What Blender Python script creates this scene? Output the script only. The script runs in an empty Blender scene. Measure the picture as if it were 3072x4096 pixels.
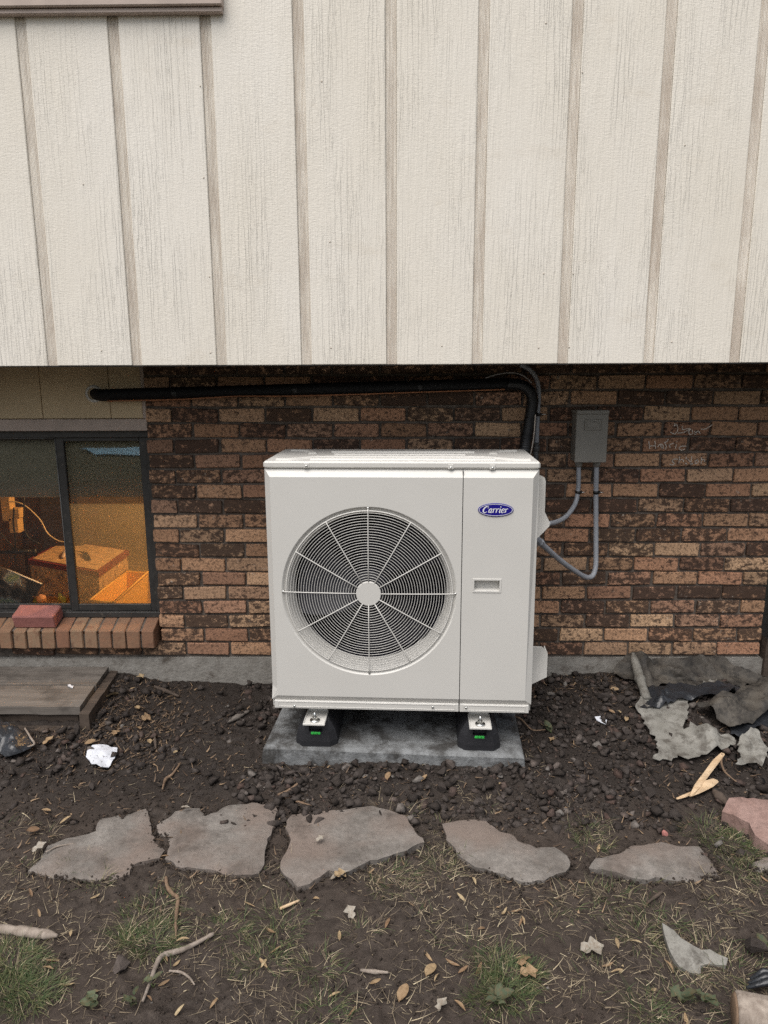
import bpy, math, random
import numpy as np
from mathutils import Matrix, Vector
from mathutils.geometry import delaunay_2d_cdt
random.seed(7); RNG = np.random.default_rng(7)
SC = bpy.context.scene; COL = SC.collection
R = math.radians
# ------------------------------------------------------------------ camera
PITCH, YAW, ROLL, CAMH, CAMD = 0.1993, -0.0117, 0.0046, 1.3421, 3.1161
FPX, PCX, PCY = 2841.4, 1536.0, 2048.0
cp, sp = math.cos(PITCH), math.sin(PITCH)
fw = np.array([math.sin(YAW)*cp, math.cos(YAW)*cp, -sp]); rt0 = np.array([math.cos(YAW), -math.sin(YAW), 0.0]); dn0 = np.cross(fw, rt0)
c_, s_ = math.cos(ROLL), math.sin(ROLL)
CAM_M = np.array([c_*rt0+s_*dn0, -s_*rt0+c_*dn0, fw]); CAM_C = np.array([0, -CAMD, CAMH])
cam = bpy.data.cameras.new('camera'); camo = bpy.data.objects.new('camera', cam); COL.objects.link(camo)
cam.sensor_fit = 'VERTICAL'; cam.sensor_height = 24; cam.lens = FPX/4096*24; cam.clip_start = .05; cam.clip_end = 3000
mw = Matrix.Identity(4)
for i in range(3):
    mw[i][0] = CAM_M[0][i]; mw[i][1] = -CAM_M[1][i]; mw[i][2] = -CAM_M[2][i]; mw[i][3] = CAM_C[i]
camo.matrix_world = mw; SC.camera = camo
# ------------------------------------------------------------------ light
SUN_EL, SUN_AZ = 62, 205      # degrees; azimuth measured from +y clockwise: behind the camera, a little left
wd = bpy.data.worlds.new('World'); SC.world = wd; wd.use_nodes = True
wt = wd.node_tree; bg = wt.nodes['Background']
sky = wt.nodes.new('ShaderNodeTexSky'); sky.sky_type = 'NISHITA'; sky.sun_disc = False
sky.sun_elevation = R(SUN_EL); sky.sun_rotation = R(SUN_AZ); sky.air_density = 1.2; sky.dust_density = 4.0; sky.ozone_density = 1.0
hs = wt.nodes.new('ShaderNodeHueSaturation'); hs.inputs['Saturation'].default_value = .45
wt.links.new(sky.outputs[0], hs.inputs['Color']); wt.links.new(hs.outputs[0], bg.inputs['Color']); bg.inputs['Strength'].default_value = .075
sl = bpy.data.lights.new('sun', 'SUN'); sl.energy = 1.5; sl.angle = R(55); sl.color = (1, .965, .92)
so = bpy.data.objects.new('sun', sl); COL.objects.link(so)
sd = Vector((math.sin(R(SUN_AZ))*math.cos(R(SUN_EL)), math.cos(R(SUN_AZ))*math.cos(R(SUN_EL)), math.sin(R(SUN_EL))))
so.rotation_euler = sd.to_track_quat('Z', 'Y').to_euler(); so.location = sd*30
SC.view_settings.view_transform = 'Standard'; SC.view_settings.look = 'None'; SC.view_settings.exposure = .92; SC.view_settings.gamma = 1
SC.view_settings.use_curve_mapping = False
SC.render.engine = 'CYCLES'; SC.cycles.use_denoising = False; SC.cycles.sample_clamp_indirect = 3; SC.cycles.max_bounces = 8; SC.cycles.transparent_max_bounces = 12
# ------------------------------------------------------------------ pixel -> place
def ray(px, py): return np.array([(px-PCX)/FPX, (py-PCY)/FPX, 1.0]) @ CAM_M
def aty(px, py, y):
    d = ray(px, py); return CAM_C + d*(y-CAM_C[1])/d[1]
def atz(px, py, z):
    d = ray(px, py); return CAM_C + d*(z-CAM_C[2])/d[2]
def onplane(px, py, p, n):
    d = ray(px, py); n = np.array(n, float); return CAM_C + d*(((np.array(p)-CAM_C)@n)/(d@n))
def project(P):
    q = (np.asarray(P)-CAM_C) @ CAM_M.T
    return PCX+FPX*q[..., 0]/q[..., 2], PCY+FPX*q[..., 1]/q[..., 2]
def crop(ox, oy, s, pts): return [(ox+a/s, oy+b/s) for a, b in pts]
# ------------------------------------------------------------------ noise
_T = RNG.random((256, 256))
def vn(x, y, s=0):
    x = np.asarray(x, float)+s*17.31; y = np.asarray(y, float)+s*7.77
    xi = np.floor(x).astype(int); yi = np.floor(y).astype(int); fx = x-xi; fy = y-yi
    fx = fx*fx*(3-2*fx); fy = fy*fy*(3-2*fy)
    a = _T[xi & 255, yi & 255]; b = _T[(xi+1) & 255, yi & 255]; c = _T[xi & 255, (yi+1) & 255]; d = _T[(xi+1) & 255, (yi+1) & 255]
    return (a*(1-fx)+b*fx)*(1-fy)+(c*(1-fx)+d*fx)*fy-.5
def fbm(x, y, f, o=3, s=0, g=.5):
    r = 0; a = 1
    for k in range(o): r = r+a*vn(np.asarray(x)*f, np.asarray(y)*f, s+k); f *= 2.03; a *= g
    return r
def sst(a, b, x):
    t = np.clip((np.asarray(x, float)-a)/(b-a), 0, 1); return t*t*(3-2*t)
def gh0(x, y):
    x = np.asarray(x, float); y = np.asarray(y, float)
    z = -.155+.045*sst(-.55, -.02, y)*(y < 5)
    z = z+.055*np.exp(-((x-1.25)/.55)**2-((y+.12)/.34)**2)
    z = z+.03*np.exp(-((x-.85)/.28)**2-((y+.2)/.3)**2)
    z = z+.02*sst(1.0, 1.7, x)*sst(-1.4, -.8, y)+.055*sst(-.95, -1.35, x)*sst(-1.0, -.5, y)*(y < 3)
    z = z+.022*np.exp(-((y+.745)/.07)**2)*sst(-.75, -.5, x)*sst(.75, .5, x)
    return z
def gh(x, y):
    near = np.exp(-(np.maximum(np.abs(x)-3, 0)/2)**2-(np.maximum(np.abs(np.asarray(y)+1)-2.5, 0)/2)**2)
    z = gh0(x, y)+near*(fbm(x, y, 2.2, 2, 3)*.022+fbm(x, y, 9, 3, 11)*.014+fbm(x, y, 42, 3, 31)*.011)
    z = z+near*.007*np.maximum(fbm(x, y, 24, 2, 51), 0)
    return z
def hit(px, py, up=0.0):
    z = -.15
    for _ in range(6):
        p = atz(px, py, z); z = float(gh(p[0], p[1]))+up
    return np.array([p[0], p[1], z])
# ------------------------------------------------------------------ mesh builder
ROOT = {}
class MB:
    def __init__(s): s.V = []; s.F = []; s.S = []; s.I = []; s.nv = 0
    def add(s, V, F, sm=False, mi=0):
        V = np.asarray(V, float).reshape(-1, 3); s.V.append(V)
        for f in F: s.F.append([int(i)+s.nv for i in f])
        s.S += [sm]*len(F); s.I += [mi]*len(F); s.nv += len(V); return s
    def box(s, x0, x1, y0, y1, z0, z1, c=0.0, mi=0):
        if c <= 0:
            V = [(x, y, z) for x in (x0, x1) for y in (y0, y1) for z in (z0, z1)]
            return s.add(V, [(0, 1, 3, 2), (4, 6, 7, 5), (0, 4, 5, 1), (2, 3, 7, 6), (0, 2, 6, 4), (1, 5, 7, 3)], False, mi)
        L = ((x0, x1), (y0, y1), (z0, z1)); V = []; ix = {}
        for i in (0, 1):
            for j in (0, 1):
                for k in (0, 1):
                    b = (i, j, k)
                    for a in range(3):
                        p = [L[q][b[q]] + (0 if q == a else (c if b[q] == 0 else -c)) for q in range(3)]
                        ix[(i, j, k, a)] = len(V); V.append(p)
        F = []
        for a in range(3):
            u, v = [q for q in range(3) if q != a]
            for e in (0, 1):
                def key(bu, bv):
                    b = [0, 0, 0]; b[a] = e; b[u] = bu; b[v] = bv; return tuple(b)
                q = [ix[key(*t)+(a,)] for t in ((0, 0), (1, 0), (1, 1), (0, 1))]; F.append(q)
        for a in range(3):
            u, v = [q for q in range(3) if q != a]
            for bu in (0, 1):
                for bv in (0, 1):
                    b0 = [0, 0, 0]; b1 = [0, 0, 0]; b1[a] = 1
                    for b in (b0, b1): b[u] = bu; b[v] = bv
                    F.append([ix[tuple(b0)+(u,)], ix[tuple(b1)+(u,)], ix[tuple(b1)+(v,)], ix[tuple(b0)+(v,)]])
        for i in (0, 1):
            for j in (0, 1):
                for k in (0, 1): F.append([ix[(i, j, k, a)] for a in range(3)])
        return s.add(V, F, False, mi)
    def tube(s, path, r, n=8, cap=True, closed=False, mi=0, sm=True):
        P = np.asarray(path, float); m = len(P); rr = np.broadcast_to(np.asarray(r, float), (m,))
        if closed: T = np.roll(P, -1, 0)-np.roll(P, 1, 0)
        else:
            T = np.gradient(P, axis=0)
        T /= np.linalg.norm(T, axis=1)[:, None]+1e-12
        up = np.array([0, 0, 1.0]) if abs(T[0][2]) < .9 else np.array([1.0, 0, 0])
        u = np.cross(T[0], up); u /= np.linalg.norm(u); V = []
        for i in range(m):
            u = u-T[i]*(u@T[i]); u /= np.linalg.norm(u); w = np.cross(T[i], u)
            for k in range(n):
                a = 2*math.pi*k/n; V.append(P[i]+rr[i]*(math.cos(a)*u+math.sin(a)*w))
        F = []
        for i in range(m if closed else m-1):
            j = (i+1) % m
            for k in range(n): F.append((i*n+k, i*n+(k+1) % n, j*n+(k+1) % n, j*n+k))
        if cap and not closed: F += [list(range(n))[::-1], [(m-1)*n+k for k in range(n)]]
        return s.add(V, F, sm, mi)
    def lathe(s, prof, o, axis='y', n=32, mi=0, sm=True):
        V = []; F = []
        for r, h in prof:
            for k in range(n):
                a = 2*math.pi*k/n; ca, sa = r*math.cos(a), r*math.sin(a)
                V.append((o[0]+ca, o[1]+h, o[2]+sa) if axis == 'y' else (o[0]+ca, o[1]+sa, o[2]+h) if axis == 'z' else (o[0]+h, o[1]+ca, o[2]+sa))
        for i in range(len(prof)-1):
            for k in range(n): F.append((i*n+k, i*n+(k+1) % n, (i+1)*n+(k+1) % n, (i+1)*n+k))
        return s.add(V, F, sm, mi)
    def prism(s, poly, y0, y1, axis='y', mi=0):
        n = len(poly)
        def P(a, b, h): return (a, h, b) if axis == 'y' else (a, b, h) if axis == 'z' else (h, a, b)
        V = [P(a, b, y0) for a, b in poly]+[P(a, b, y1) for a, b in poly]
        F = [list(range(n)), list(range(2*n-1, n-1, -1))]+[(i, (i+1) % n+0, (i+1) % n+n, i+n) for i in range(n)]
        return s.add(V, F, False, mi)
    def ribbon(s, pts, w, o, ux, uz, mi=0, sc=1.0):
        """flat stroke in the plane o + a*ux + b*uz"""
        P = np.asarray(pts, float)*sc; m = len(P); ww = np.broadcast_to(np.asarray(w, float), (m,))
        T = np.gradient(P, axis=0); T /= np.linalg.norm(T, axis=1)[:, None]+1e-12; N = np.stack([-T[:, 1], T[:, 0]], 1)
        A = P+N*ww[:, None]/2; B = P-N*ww[:, None]/2; o = np.asarray(o, float); ux = np.asarray(ux, float); uz = np.asarray(uz, float)
        V = [o+a*ux+b*uz for a, b in A]+[o+a*ux+b*uz for a, b in B]
        return s.add(V, [(i, i+1, m+i+1, m+i) for i in range(m-1)], False, mi)
    def mesh(s, name, mats, inv=None):
        V = np.concatenate(s.V) if s.V else np.zeros((0, 3))
        if inv is not None: V = V@inv[:3, :3].T+inv[:3, 3]
        me = bpy.data.meshes.new(name); me.from_pydata(V.tolist(), [], s.F)
        for m in (mats if isinstance(mats, (list, tuple)) else [mats]): me.materials.append(m)
        me.polygons.foreach_set('use_smooth', s.S); me.polygons.foreach_set('material_index', s.I); me.update()
        return me
    def build(s, name, mats, parent=None, world=True, **kw):
        inv = None
        if parent is not None and world and parent.name in ROOT: inv = ROOT[parent.name]
        return link(name, s.mesh(name, mats, inv), parent, **kw)
def link(name, me, parent=None, label=None, cat=None, group=None, kind=None, loc=None, rot=None):
    o = bpy.data.objects.new(name, me); COL.objects.link(o)
    if parent is not None:
        o.parent = parent
        if parent.name in ROOT: ROOT[o.name] = ROOT[parent.name]
    if loc is not None: o.location = loc
    if rot is not None: o.rotation_euler = rot
    return tag(o, label, cat, group, kind)
def tag(o, label=None, cat=None, group=None, kind=None):
    for k, v in (('label', label), ('category', cat), ('group', group), ('kind', kind)):
        if v: o[k] = v
    return o
def thing(name, label, cat, loc=(0, 0, 0), rz=0, group=None, kind=None):
    o = bpy.data.objects.new(name, None); COL.objects.link(o); o.location = loc; o.rotation_euler = (0, 0, rz); o.empty_display_size = .1
    m = Matrix.Translation(loc) @ Matrix.Rotation(rz, 4, 'Z'); ROOT[o.name] = np.array(m.inverted())
    return tag(o, label, cat, group, kind)
def bez(pts, n=8):
    """smooth curve through points (Catmull-Rom)"""
    P = [np.asarray(p, float) for p in pts]; P = [2*P[0]-P[1]]+P+[2*P[-1]-P[-2]]; out = []
    for i in range(1, len(P)-2):
        a, b, c, d = P[i-1:i+3]
        for k in range(n):
            t = k/n; out.append(.5*((2*b)+(c-a)*t+(2*a-5*b+4*c-d)*t*t+(3*b-a-3*c+d)*t**3))
    out.append(P[-2]); return np.array(out)
def refine(poly, step, jit, seed=0):
    """outline subdivided to step with natural wobble"""
    out = []; rng = np.random.default_rng(seed); n = len(poly)
    for i in range(n):
        a = np.asarray(poly[i], float); b = np.asarray(poly[(i+1) % n], float); d = b-a; L = np.linalg.norm(d); k = max(1, int(L/step)); nr = np.array([-d[1], d[0]])/(L+1e-9)
        for j in range(k):
            out.append(a+d*j/k+nr*(rng.normal()*jit)+nr*jit*2.0*vn((i*3+j/k*2.5)+seed, seed*1.7))
    return out
def inside(poly, X, Y):
    r = np.zeros(X.shape, bool); n = len(poly)
    for i in range(n):
        x0, y0 = poly[i]; x1, y1 = poly[(i+1) % n]
        if y0 == y1: continue
        r ^= ((Y > min(y0, y1)) & (Y <= max(y0, y1)) & (X < x0+(Y-y0)*(x1-x0)/(y1-y0)))
    return r
def fill(poly, step, seed=0, holes=()):
    """triangulated interior of outline; returns 2-D points, faces, number of rim points"""
    P = np.array(poly); mn, mx = P.min(0), P.max(0); gx, gy = np.meshgrid(np.arange(mn[0], mx[0], step), np.arange(mn[1], mx[1], step))
    rng = np.random.default_rng(seed); gx = gx+rng.uniform(-.25, .25, gx.shape)*step; gy = gy+rng.uniform(-.25, .25, gy.shape)*step
    m = inside(poly, gx, gy); q = np.stack([gx[m], gy[m]], 1)
    if len(q):
        dmin = np.min(np.linalg.norm(q[:, None]-P[None], axis=2), 1); q = q[dmin > step*.45]
    n = len(P); vs = [Vector(p) for p in P]+[Vector(p) for p in q]
    r = delaunay_2d_cdt(vs, [(i, (i+1) % n) for i in range(n)], [], 1, 1e-7)
    pts = np.array([(v.x, v.y) for v in r[0]]); return pts, [list(f) for f in r[2]]
def rim_edges(F):
    d = {}
    for f in F:
        for i in range(len(f)):
            a, b = f[i], f[(i+1) % len(f)]
            if (b, a) in d: del d[(b, a)]
            else: d[(a, b)] = 1
    return list(d)
def shell(mb, top, bot, F, mi=0, sm=True):
    n = len(top); V = np.concatenate([top, bot]); E = rim_edges(F)
    mb.add(V, [list(f) for f in F]+[[i+n for i in f[::-1]] for f in F], sm, mi)
    mb.add(V, [(b, a, a+n, b+n) for a, b in E], False, mi)
# ------------------------------------------------------------------ materials
class NT:
    def __init__(s, name):
        s.m = bpy.data.materials.new(name); s.m.use_nodes = True; s.t = s.m.node_tree; s.b = s.t.nodes['Principled BSDF']; s.out = s.t.nodes['Material Output']
    def set(s, sock, v):
        if isinstance(v, bpy.types.NodeSocket): s.t.links.new(v, sock)
        elif v is not None:
            if hasattr(sock.default_value, '__len__') and not hasattr(v, '__len__'): v = (v,)*len(sock.default_value)
            if hasattr(v, '__len__') and len(v) == 3 and len(sock.default_value) == 4: v = (*v, 1)
            sock.default_value = v
    def n(s, ty, ins={}, **props):
        nd = s.t.nodes.new('ShaderNode'+ty)
        for k, v in props.items(): setattr(nd, k, v)
        for k, v in ins.items(): s.set(nd.inputs[k], v)
        return nd
    def pos(s): return s.n('NewGeometry').outputs['Position']
    def obj(s, rnd=True):
        v = s.n('TexCoord').outputs['Object']
        if rnd:
            r = s.n('ObjectInfo').outputs['Random']; v = s.n('VectorMath', {0: v, 1: s.math('MULTIPLY', r, 37.0)}, operation='ADD').outputs[0]
        return v
    def rnd(s): return s.n('ObjectInfo').outputs['Random']
    def isl(s): return s.n('NewGeometry').outputs['Random Per Island']
    def math(s, op, a, b=0.0, c=None):
        nd = s.n('Math', {0: a, 1: b}, operation=op)
        if c is not None: s.set(nd.inputs[2], c)
        return nd.outputs[0]
    def scale(s, v, sc): return s.n('Mapping', {'Vector': v, 'Scale': sc}).outputs[0]
    def noise(s, v, sc, d=3, r=.55, dist=0, col=False):
        nd = s.n('TexNoise', {'Vector': v, 'Scale': sc, 'Detail': d, 'Roughness': r, 'Distortion': dist}); return nd.outputs['Color' if col else 'Fac']
    def ramp(s, f, stops, it='LINEAR'):
        nd = s.n('ValToRGB', {'Fac': f}); cr = nd.color_ramp; cr.interpolation = it
        while len(cr.elements) < len(stops): cr.elements.new(.5)
        for e, (p, c) in zip(cr.elements, stops):
            e.position = p; e.color = (c, c, c, 1) if not hasattr(c, '__len__') else (*c, 1)
        return nd.outputs['Color']
    def mix(s, f, a, b, mode='MIX'):
        nd = s.t.nodes.new('ShaderNodeMix'); nd.data_type = 'RGBA'; nd.blend_type = mode
        s.set(nd.inputs[0], f); s.set(nd.inputs[6], a); s.set(nd.inputs[7], b); return nd.outputs[2]
    def bump(s, h, st=.5, d=.002, prev=None):
        nd = s.n('Bump', {'Height': h, 'Strength': st, 'Distance': d})
        if prev is not None: s.t.links.new(prev, nd.inputs['Normal'])
        return nd.outputs[0]
    def done(s, col=None, rough=None, nor=None, metal=None, spec=None, **kw):
        for k, v in (('Base Color', col), ('Roughness', rough), ('Normal', nor), ('Metallic', metal), ('Specular IOR Level', spec)):
            if v is not None: s.set(s.b.inputs[k], v)
        for k, v in kw.items(): s.set(s.b.inputs[k.replace('_', ' ')], v)
        return s.m
def plain(name, col, rough=.6, metal=0, var=.12, sc=12, spec=.5, bump=0, bsc=200, isl=False, dirt=None, bd=.0008):
    t = NT(name); p = t.pos(); f = t.noise(p, sc, 4)
    dk = tuple(c*(1-var) for c in col); lt = tuple(min(1, c*(1+var)) for c in col)
    c = t.mix(t.ramp(f, [(.3, 0), (.7, 1)]), dk, lt)
    if isl: c = t.mix(.8, c, t.ramp(t.isl(), [(0, .55), (1, 1.45)]), 'MULTIPLY')
    if dirt: c = t.mix(t.ramp(t.noise(p, dirt[1], 5, .65), [(dirt[2], 0), (dirt[2]+.12, 1)]), c, dirt[0])
    nr = t.bump(t.noise(p, bsc, 3), bump, bd) if bump else None
    return t.done(c, rough, nr, metal, spec)
def siding_mat():
    t = NT('painted_siding'); p = t.pos()
    warp = t.noise(t.scale(p, (5, 1, 1.1)), 1.0, 2, .5, 0, True)
    pw = t.n('VectorMath', {0: p, 1: t.n('VectorMath', {0: warp, 1: (.05, 0, 0)}, operation='MULTIPLY').outputs[0]}, operation='ADD').outputs[0]
    crack = t.ramp(t.noise(t.scale(pw, (62, 1, 6.5)), 1.0, 3, .55), [(.33, 0), (.40, .9), (.60, 1), (.68, .2)])
    fine = t.noise(t.scale(pw, (150, 1, 9)), 1.0, 3, .6)
    saw = t.math('ADD', t.math('MULTIPLY', t.noise(t.scale(p, (100, 1, 240)), 1.0, 2, .6), .8), t.math('MULTIPLY', t.noise(t.scale(p, (200, 1, 170)), 1.0, 1, .5), .35))
    mask = t.ramp(t.noise(t.scale(p, (4, 1, 1.6)), 1.0, 3), [(.30, .3), (.62, .85)])
    wv = t.n('TexWave', {'Vector': t.scale(p, (1, 1, .05)), 'Scale': 17.0, 'Distortion': 13.0, 'Detail': 4.0, 'Detail Scale': 2.2, 'Detail Roughness': .62}, wave_type='BANDS', bands_direction='X').outputs['Fac']
    wv = t.math('MULTIPLY', t.ramp(wv, [(0, 0), (.35, .85), (1, 1)]), t.ramp(t.noise(t.scale(p, (9, 1, 2.2)), 1.0, 3), [(.40, .05), (.66, 1)]))
    h = t.math('ADD', t.math('MULTIPLY', wv, .62), t.math('MULTIPLY', fine, .85))
    h = t.math('ADD', h, t.math('MULTIPLY', t.math('MULTIPLY', saw, mask), .5))
    nr = t.bump(h, 1.0, .0028)
    tint = t.ramp(t.noise(t.scale(p, (2.2, 1, 1.2)), 1.0, 4), [(.3, (.74, .69, .60)), (.7, (.79, .75, .68))])
    lowdirt = t.ramp(t.noise(t.scale(p, (4, 1, 9)), 1.0, 5, .65), [(.60, 0), (.76, .25)])
    c = t.mix(lowdirt, tint, (.55, .47, .36)); c = t.mix(t.ramp(wv, [(0, .03), (.3, 0)]), c, (.55, .49, .41))
    return t.done(c, .62, nr, spec=.35)
def groove_mat():
    t = NT('groove_paint'); p = t.pos(); f = t.noise(t.scale(p, (160, 1, 5)), 1.0, 4, .7); b = t.noise(t.scale(p, (8, 1, 4)), 1.0, 4, .6)
    c = t.mix(t.ramp(f, [(.35, 0), (.62, 1)]), (.62, .56, .485), (.82, .775, .70))
    c = t.mix(t.ramp(b, [(.45, 0), (.7, .6)]), c, (.50, .42, .345)); return t.done(c, .75, t.bump(f, .5, .001), spec=.25)
def brick_mat(name='fired_brick', warm=0):
    t = NT(name); p = t.pos(); r = t.rnd(); o = t.n('ObjectInfo').outputs['Random']
    base = t.ramp(o, [(0, (.36, .22, .145)), (.2, (.47, .31, .205)), (.4, (.41, .235, .16)), (.6, (.33, .21, .155)), (.8, (.54, .385, .26)), (1, (.44, .295, .205))])
    grain = t.noise(p, 160, 4, .65); base = t.mix(1.0, base, t.ramp(t.math('FRACT', t.math('MULTIPLY', o, 53.7)), [(0, (.88, .80, .72)), (1, (1.38, 1.27, 1.14))]), 'MULTIPLY'); base = t.mix(t.ramp(grain, [(.35, .0), (.75, .5)]), base, (.12, .07, .046))
    blot = t.noise(t.scale(p, (30, 1, 42)), 1.0, 6, .75, .2); sel = t.math('MULTIPLY_ADD', t.math('FRACT', t.math('MULTIPLY', o, 17.3)), .26, -.12)
    bl = t.ramp(t.math('ADD', blot, sel), [(.50, 0), (.58, .9)])
    fk = t.ramp(t.noise(p, 85, 4, .7), [(.51, 0), (.61, .95)])
    c = t.mix(t.math('MAXIMUM', bl, t.math('MULTIPLY', fk, .7)), base, (.043, .028, .022))
    ef = t.math('MULTIPLY', t.ramp(t.noise(p, 48, 4, .7), [(.62, 0), (.68, 1)]), t.ramp(t.noise(p, 5.5, 2), [(.50, 0), (.62, .85)]))
    c = t.mix(ef, c, (.44, .38, .32))
    h = t.math('ADD', t.math('MULTIPLY', t.noise(p, 55, 4, .6), 1.0), t.math('MULTIPLY', grain, .4))
    return t.done(c, .85, t.bump(h, .8, .004), spec=.25)
def sill_mat():
    t = NT('sill_brick'); p = t.pos(); o = t.n('ObjectInfo').outputs['Random']
    base = t.ramp(o, [(0, (.20, .12, .075)), (.35, (.25, .165, .105)), (.65, (.215, .115, .075)), (1, (.27, .185, .12))])
    bl = t.math('MULTIPLY', t.ramp(t.noise(p, 30, 5, .7), [(.52, 0), (.66, .8)]), t.ramp(t.math('FRACT', t.math('MULTIPLY', o, 13.7)), [(.2, .3), (.6, 1)]))
    c = t.mix(bl, base, (.075, .05, .04)); z = t.n('NewGeometry').outputs['Normal']
    c = t.mix(t.ramp(t.noise(p, 60, 4), [(.4, 0), (.7, .5)]), c, (.30, .15, .09)); return t.done(c, .9, t.bump(t.noise(p, 70, 4), .7, .003), spec=.2)
def dirt_mat():
    t = NT('damp_soil'); p = t.pos(); a = t.noise(p, 2.6, 5, .6); b = t.noise(p, 34, 5, .65); g = t.noise(p, 210, 3, .6)
    c = t.ramp(b, [(.28, (.022, .0160, .013)), (.5, (.043, .033, .027)), (.72, (.072, .057, .047))])
    c = t.mix(t.ramp(a, [(.38, .0), (.62, .55)]), c, (.046, .034, .027))
    c = t.mix(t.ramp(t.noise(p, 300, 2), [(.66, 0), (.74, .55)]), c, (.17, .135, .10))
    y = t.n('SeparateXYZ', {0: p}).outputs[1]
    near = t.n('MapRange', {0: t.math('ADD', y, t.math('MULTIPLY', t.noise(p, 5, 3), .3)), 1: -.85, 2: -.60, 3: 0.0, 4: .72}).outputs[0]; c = t.mix(near, c, (.020, .0155, .013))  # darker toward the wall: damp plus crevice shade put into the soil colour
    far = t.n('MapRange', {0: y, 1: -4.0, 2: -7.0, 3: 0.0, 4: 1.0}).outputs[0]; far = t.math('MAXIMUM', far, t.n('MapRange', {0: y, 1: .5, 2: 2.0, 3: 0.0, 4: 1.0}).outputs[0])
    c = t.mix(far, c, t.mix(t.noise(p, 3, 4), (.05, .055, .02), (.09, .075, .04)))
    h = t.math('ADD', b, t.math('MULTIPLY', g, .35)); return t.done(c, t.ramp(a, [(.3, .72), (.7, .95)]), t.bump(h, .9, .010), spec=.3)
def glass_mat():
    t = NT('window_glass'); fr = t.n('Fresnel', {'IOR': 1.9}).outputs[0]
    tr = t.n('BsdfTransparent', {'Color': (.90, .92, .90)}); gl = t.n('BsdfGlossy', {'Color': (1, 1, 1), 'Roughness': .02})
    mx = t.n('MixShader', {0: fr, 1: tr.outputs[0], 2: gl.outputs[0]}); t.t.links.new(mx.outputs[0], t.out.inputs[0]); return t.m
def screen_mat():
    t = NT('haze_tinted_screen'); d0 = t.n('BsdfDiffuse', {'Color': (.36, .31, .21)}); d1 = t.n('BsdfTranslucent', {'Color': (.42, .39, .30)}); d = t.n('MixShader', {0: .5, 1: d0.outputs[0], 2: d1.outputs[0]}); tr = t.n('BsdfTransparent')  # warm haze over the right pane is put into the screen tint
    mx = t.n('MixShader', {0: .36, 1: tr.outputs[0], 2: d.outputs[0]}); t.t.links.new(mx.outputs[0], t.out.inputs[0]); return t.m
def stone_mat(name, a, b, dk, red=None):
    t = NT(name); p = t.obj(); n = t.noise(p, 9, 5, .6); c = t.mix(t.ramp(n, [(.32, 0), (.66, 1)]), a, b); c = t.mix(.55, c, t.ramp(t.noise(p, 48, 5, .7), [(.3, .55), (.7, 1.35)]), 'MULTIPLY')
    if red: c = t.mix(t.ramp(t.noise(p, 3.2, 4), [(.46, 0), (.62, .8)]), c, red)
    w = t.pos(); c = t.mix(t.ramp(t.noise(w, 5.5, 6, .72), [(.54, 0), (.74, .85)]), c, dk); c = t.mix(t.ramp(t.noise(w, 130, 3), [(.6, 0), (.72, .5)]), c, dk)
    return t.done(c, .88, t.bump(t.noise(p, 26, 6, .68), .9, .007), spec=.25)
def wood_mat(name, a, b, axis=(3, 40, 40), bump=.6):
    t = NT(name); p = t.obj(); n = t.noise(t.scale(p, axis), 1.0, 5, .65, .4); c = t.mix(t.ramp(n, [(.3, 0), (.68, 1)]), a, b)
    c = t.mix(t.ramp(t.noise(p, 6, 4, .65), [(.52, 0), (.68, .6)]), c, tuple(v*.35 for v in a))
    return t.done(c, .85, t.bump(n, bump, .003), spec=.25)
def fabric_mat(name, a, b, dk):
    t = NT(name); p = t.pos(); c = t.mix(t.ramp(t.noise(p, 7, 5, .65), [(.35, 0), (.65, 1)]), a, b)
    c = t.mix(t.ramp(t.noise(p, 17, 5, .7), [(.48, 0), (.64, .85)]), c, dk); c = t.mix(t.ramp(t.noise(p, 120, 3), [(.60, 0), (.70, .6)]), c, dk)  # dark patches: dirt plus fold shading put into the fabric colour
    back = t.n('NewGeometry').outputs['Backfacing']
    return t.done(c, .7, t.bump(t.noise(p, 38, 5, .65), .6, .005), spec=.4)
def foam_mat():
    t = NT('black_foam'); return t.done((.005, .005, .006), .7, t.bump(t.noise(t.pos(), 90, 3), .4, .002), spec=.3)
def concrete_mat(name, a, b, stain, thr=.52, sc=7):
    t = NT(name); p = t.pos(); c = t.mix(t.ramp(t.noise(p, 24, 5, .65), [(.3, 0), (.7, 1)]), a, b)
    c = t.mix(t.ramp(t.noise(p, sc, 5, .68), [(thr, 0), (thr+.14, .9)]), c, stain); c = t.mix(t.ramp(t.noise(p, 330, 2), [(.62, 0), (.72, .5)]), c, stain)
    return t.done(c, .9, t.bump(t.math('ADD', t.noise(p, 70, 5, .65), t.math('MULTIPLY', t.noise(p, 16, 3), .8)), .8, .006), spec=.25)
def leafy(name, stops, rough=.7):
    t = NT(name); c = t.ramp(t.isl(), stops); c = t.mix(t.ramp(t.noise(t.pos(), 90, 3), [(.4, 0), (.7, .35)]), c, (.10, .06, .03)); return t.done(c, rough, spec=.3)
def leaf_obj(name, stops):
    t = NT(name); c = t.ramp(t.rnd(), stops); c = t.mix(t.ramp(t.noise(t.pos(), 120, 3), [(.42, 0), (.68, .5)]), c, (.12, .065, .03)); return t.done(c, .7, spec=.3)
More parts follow.
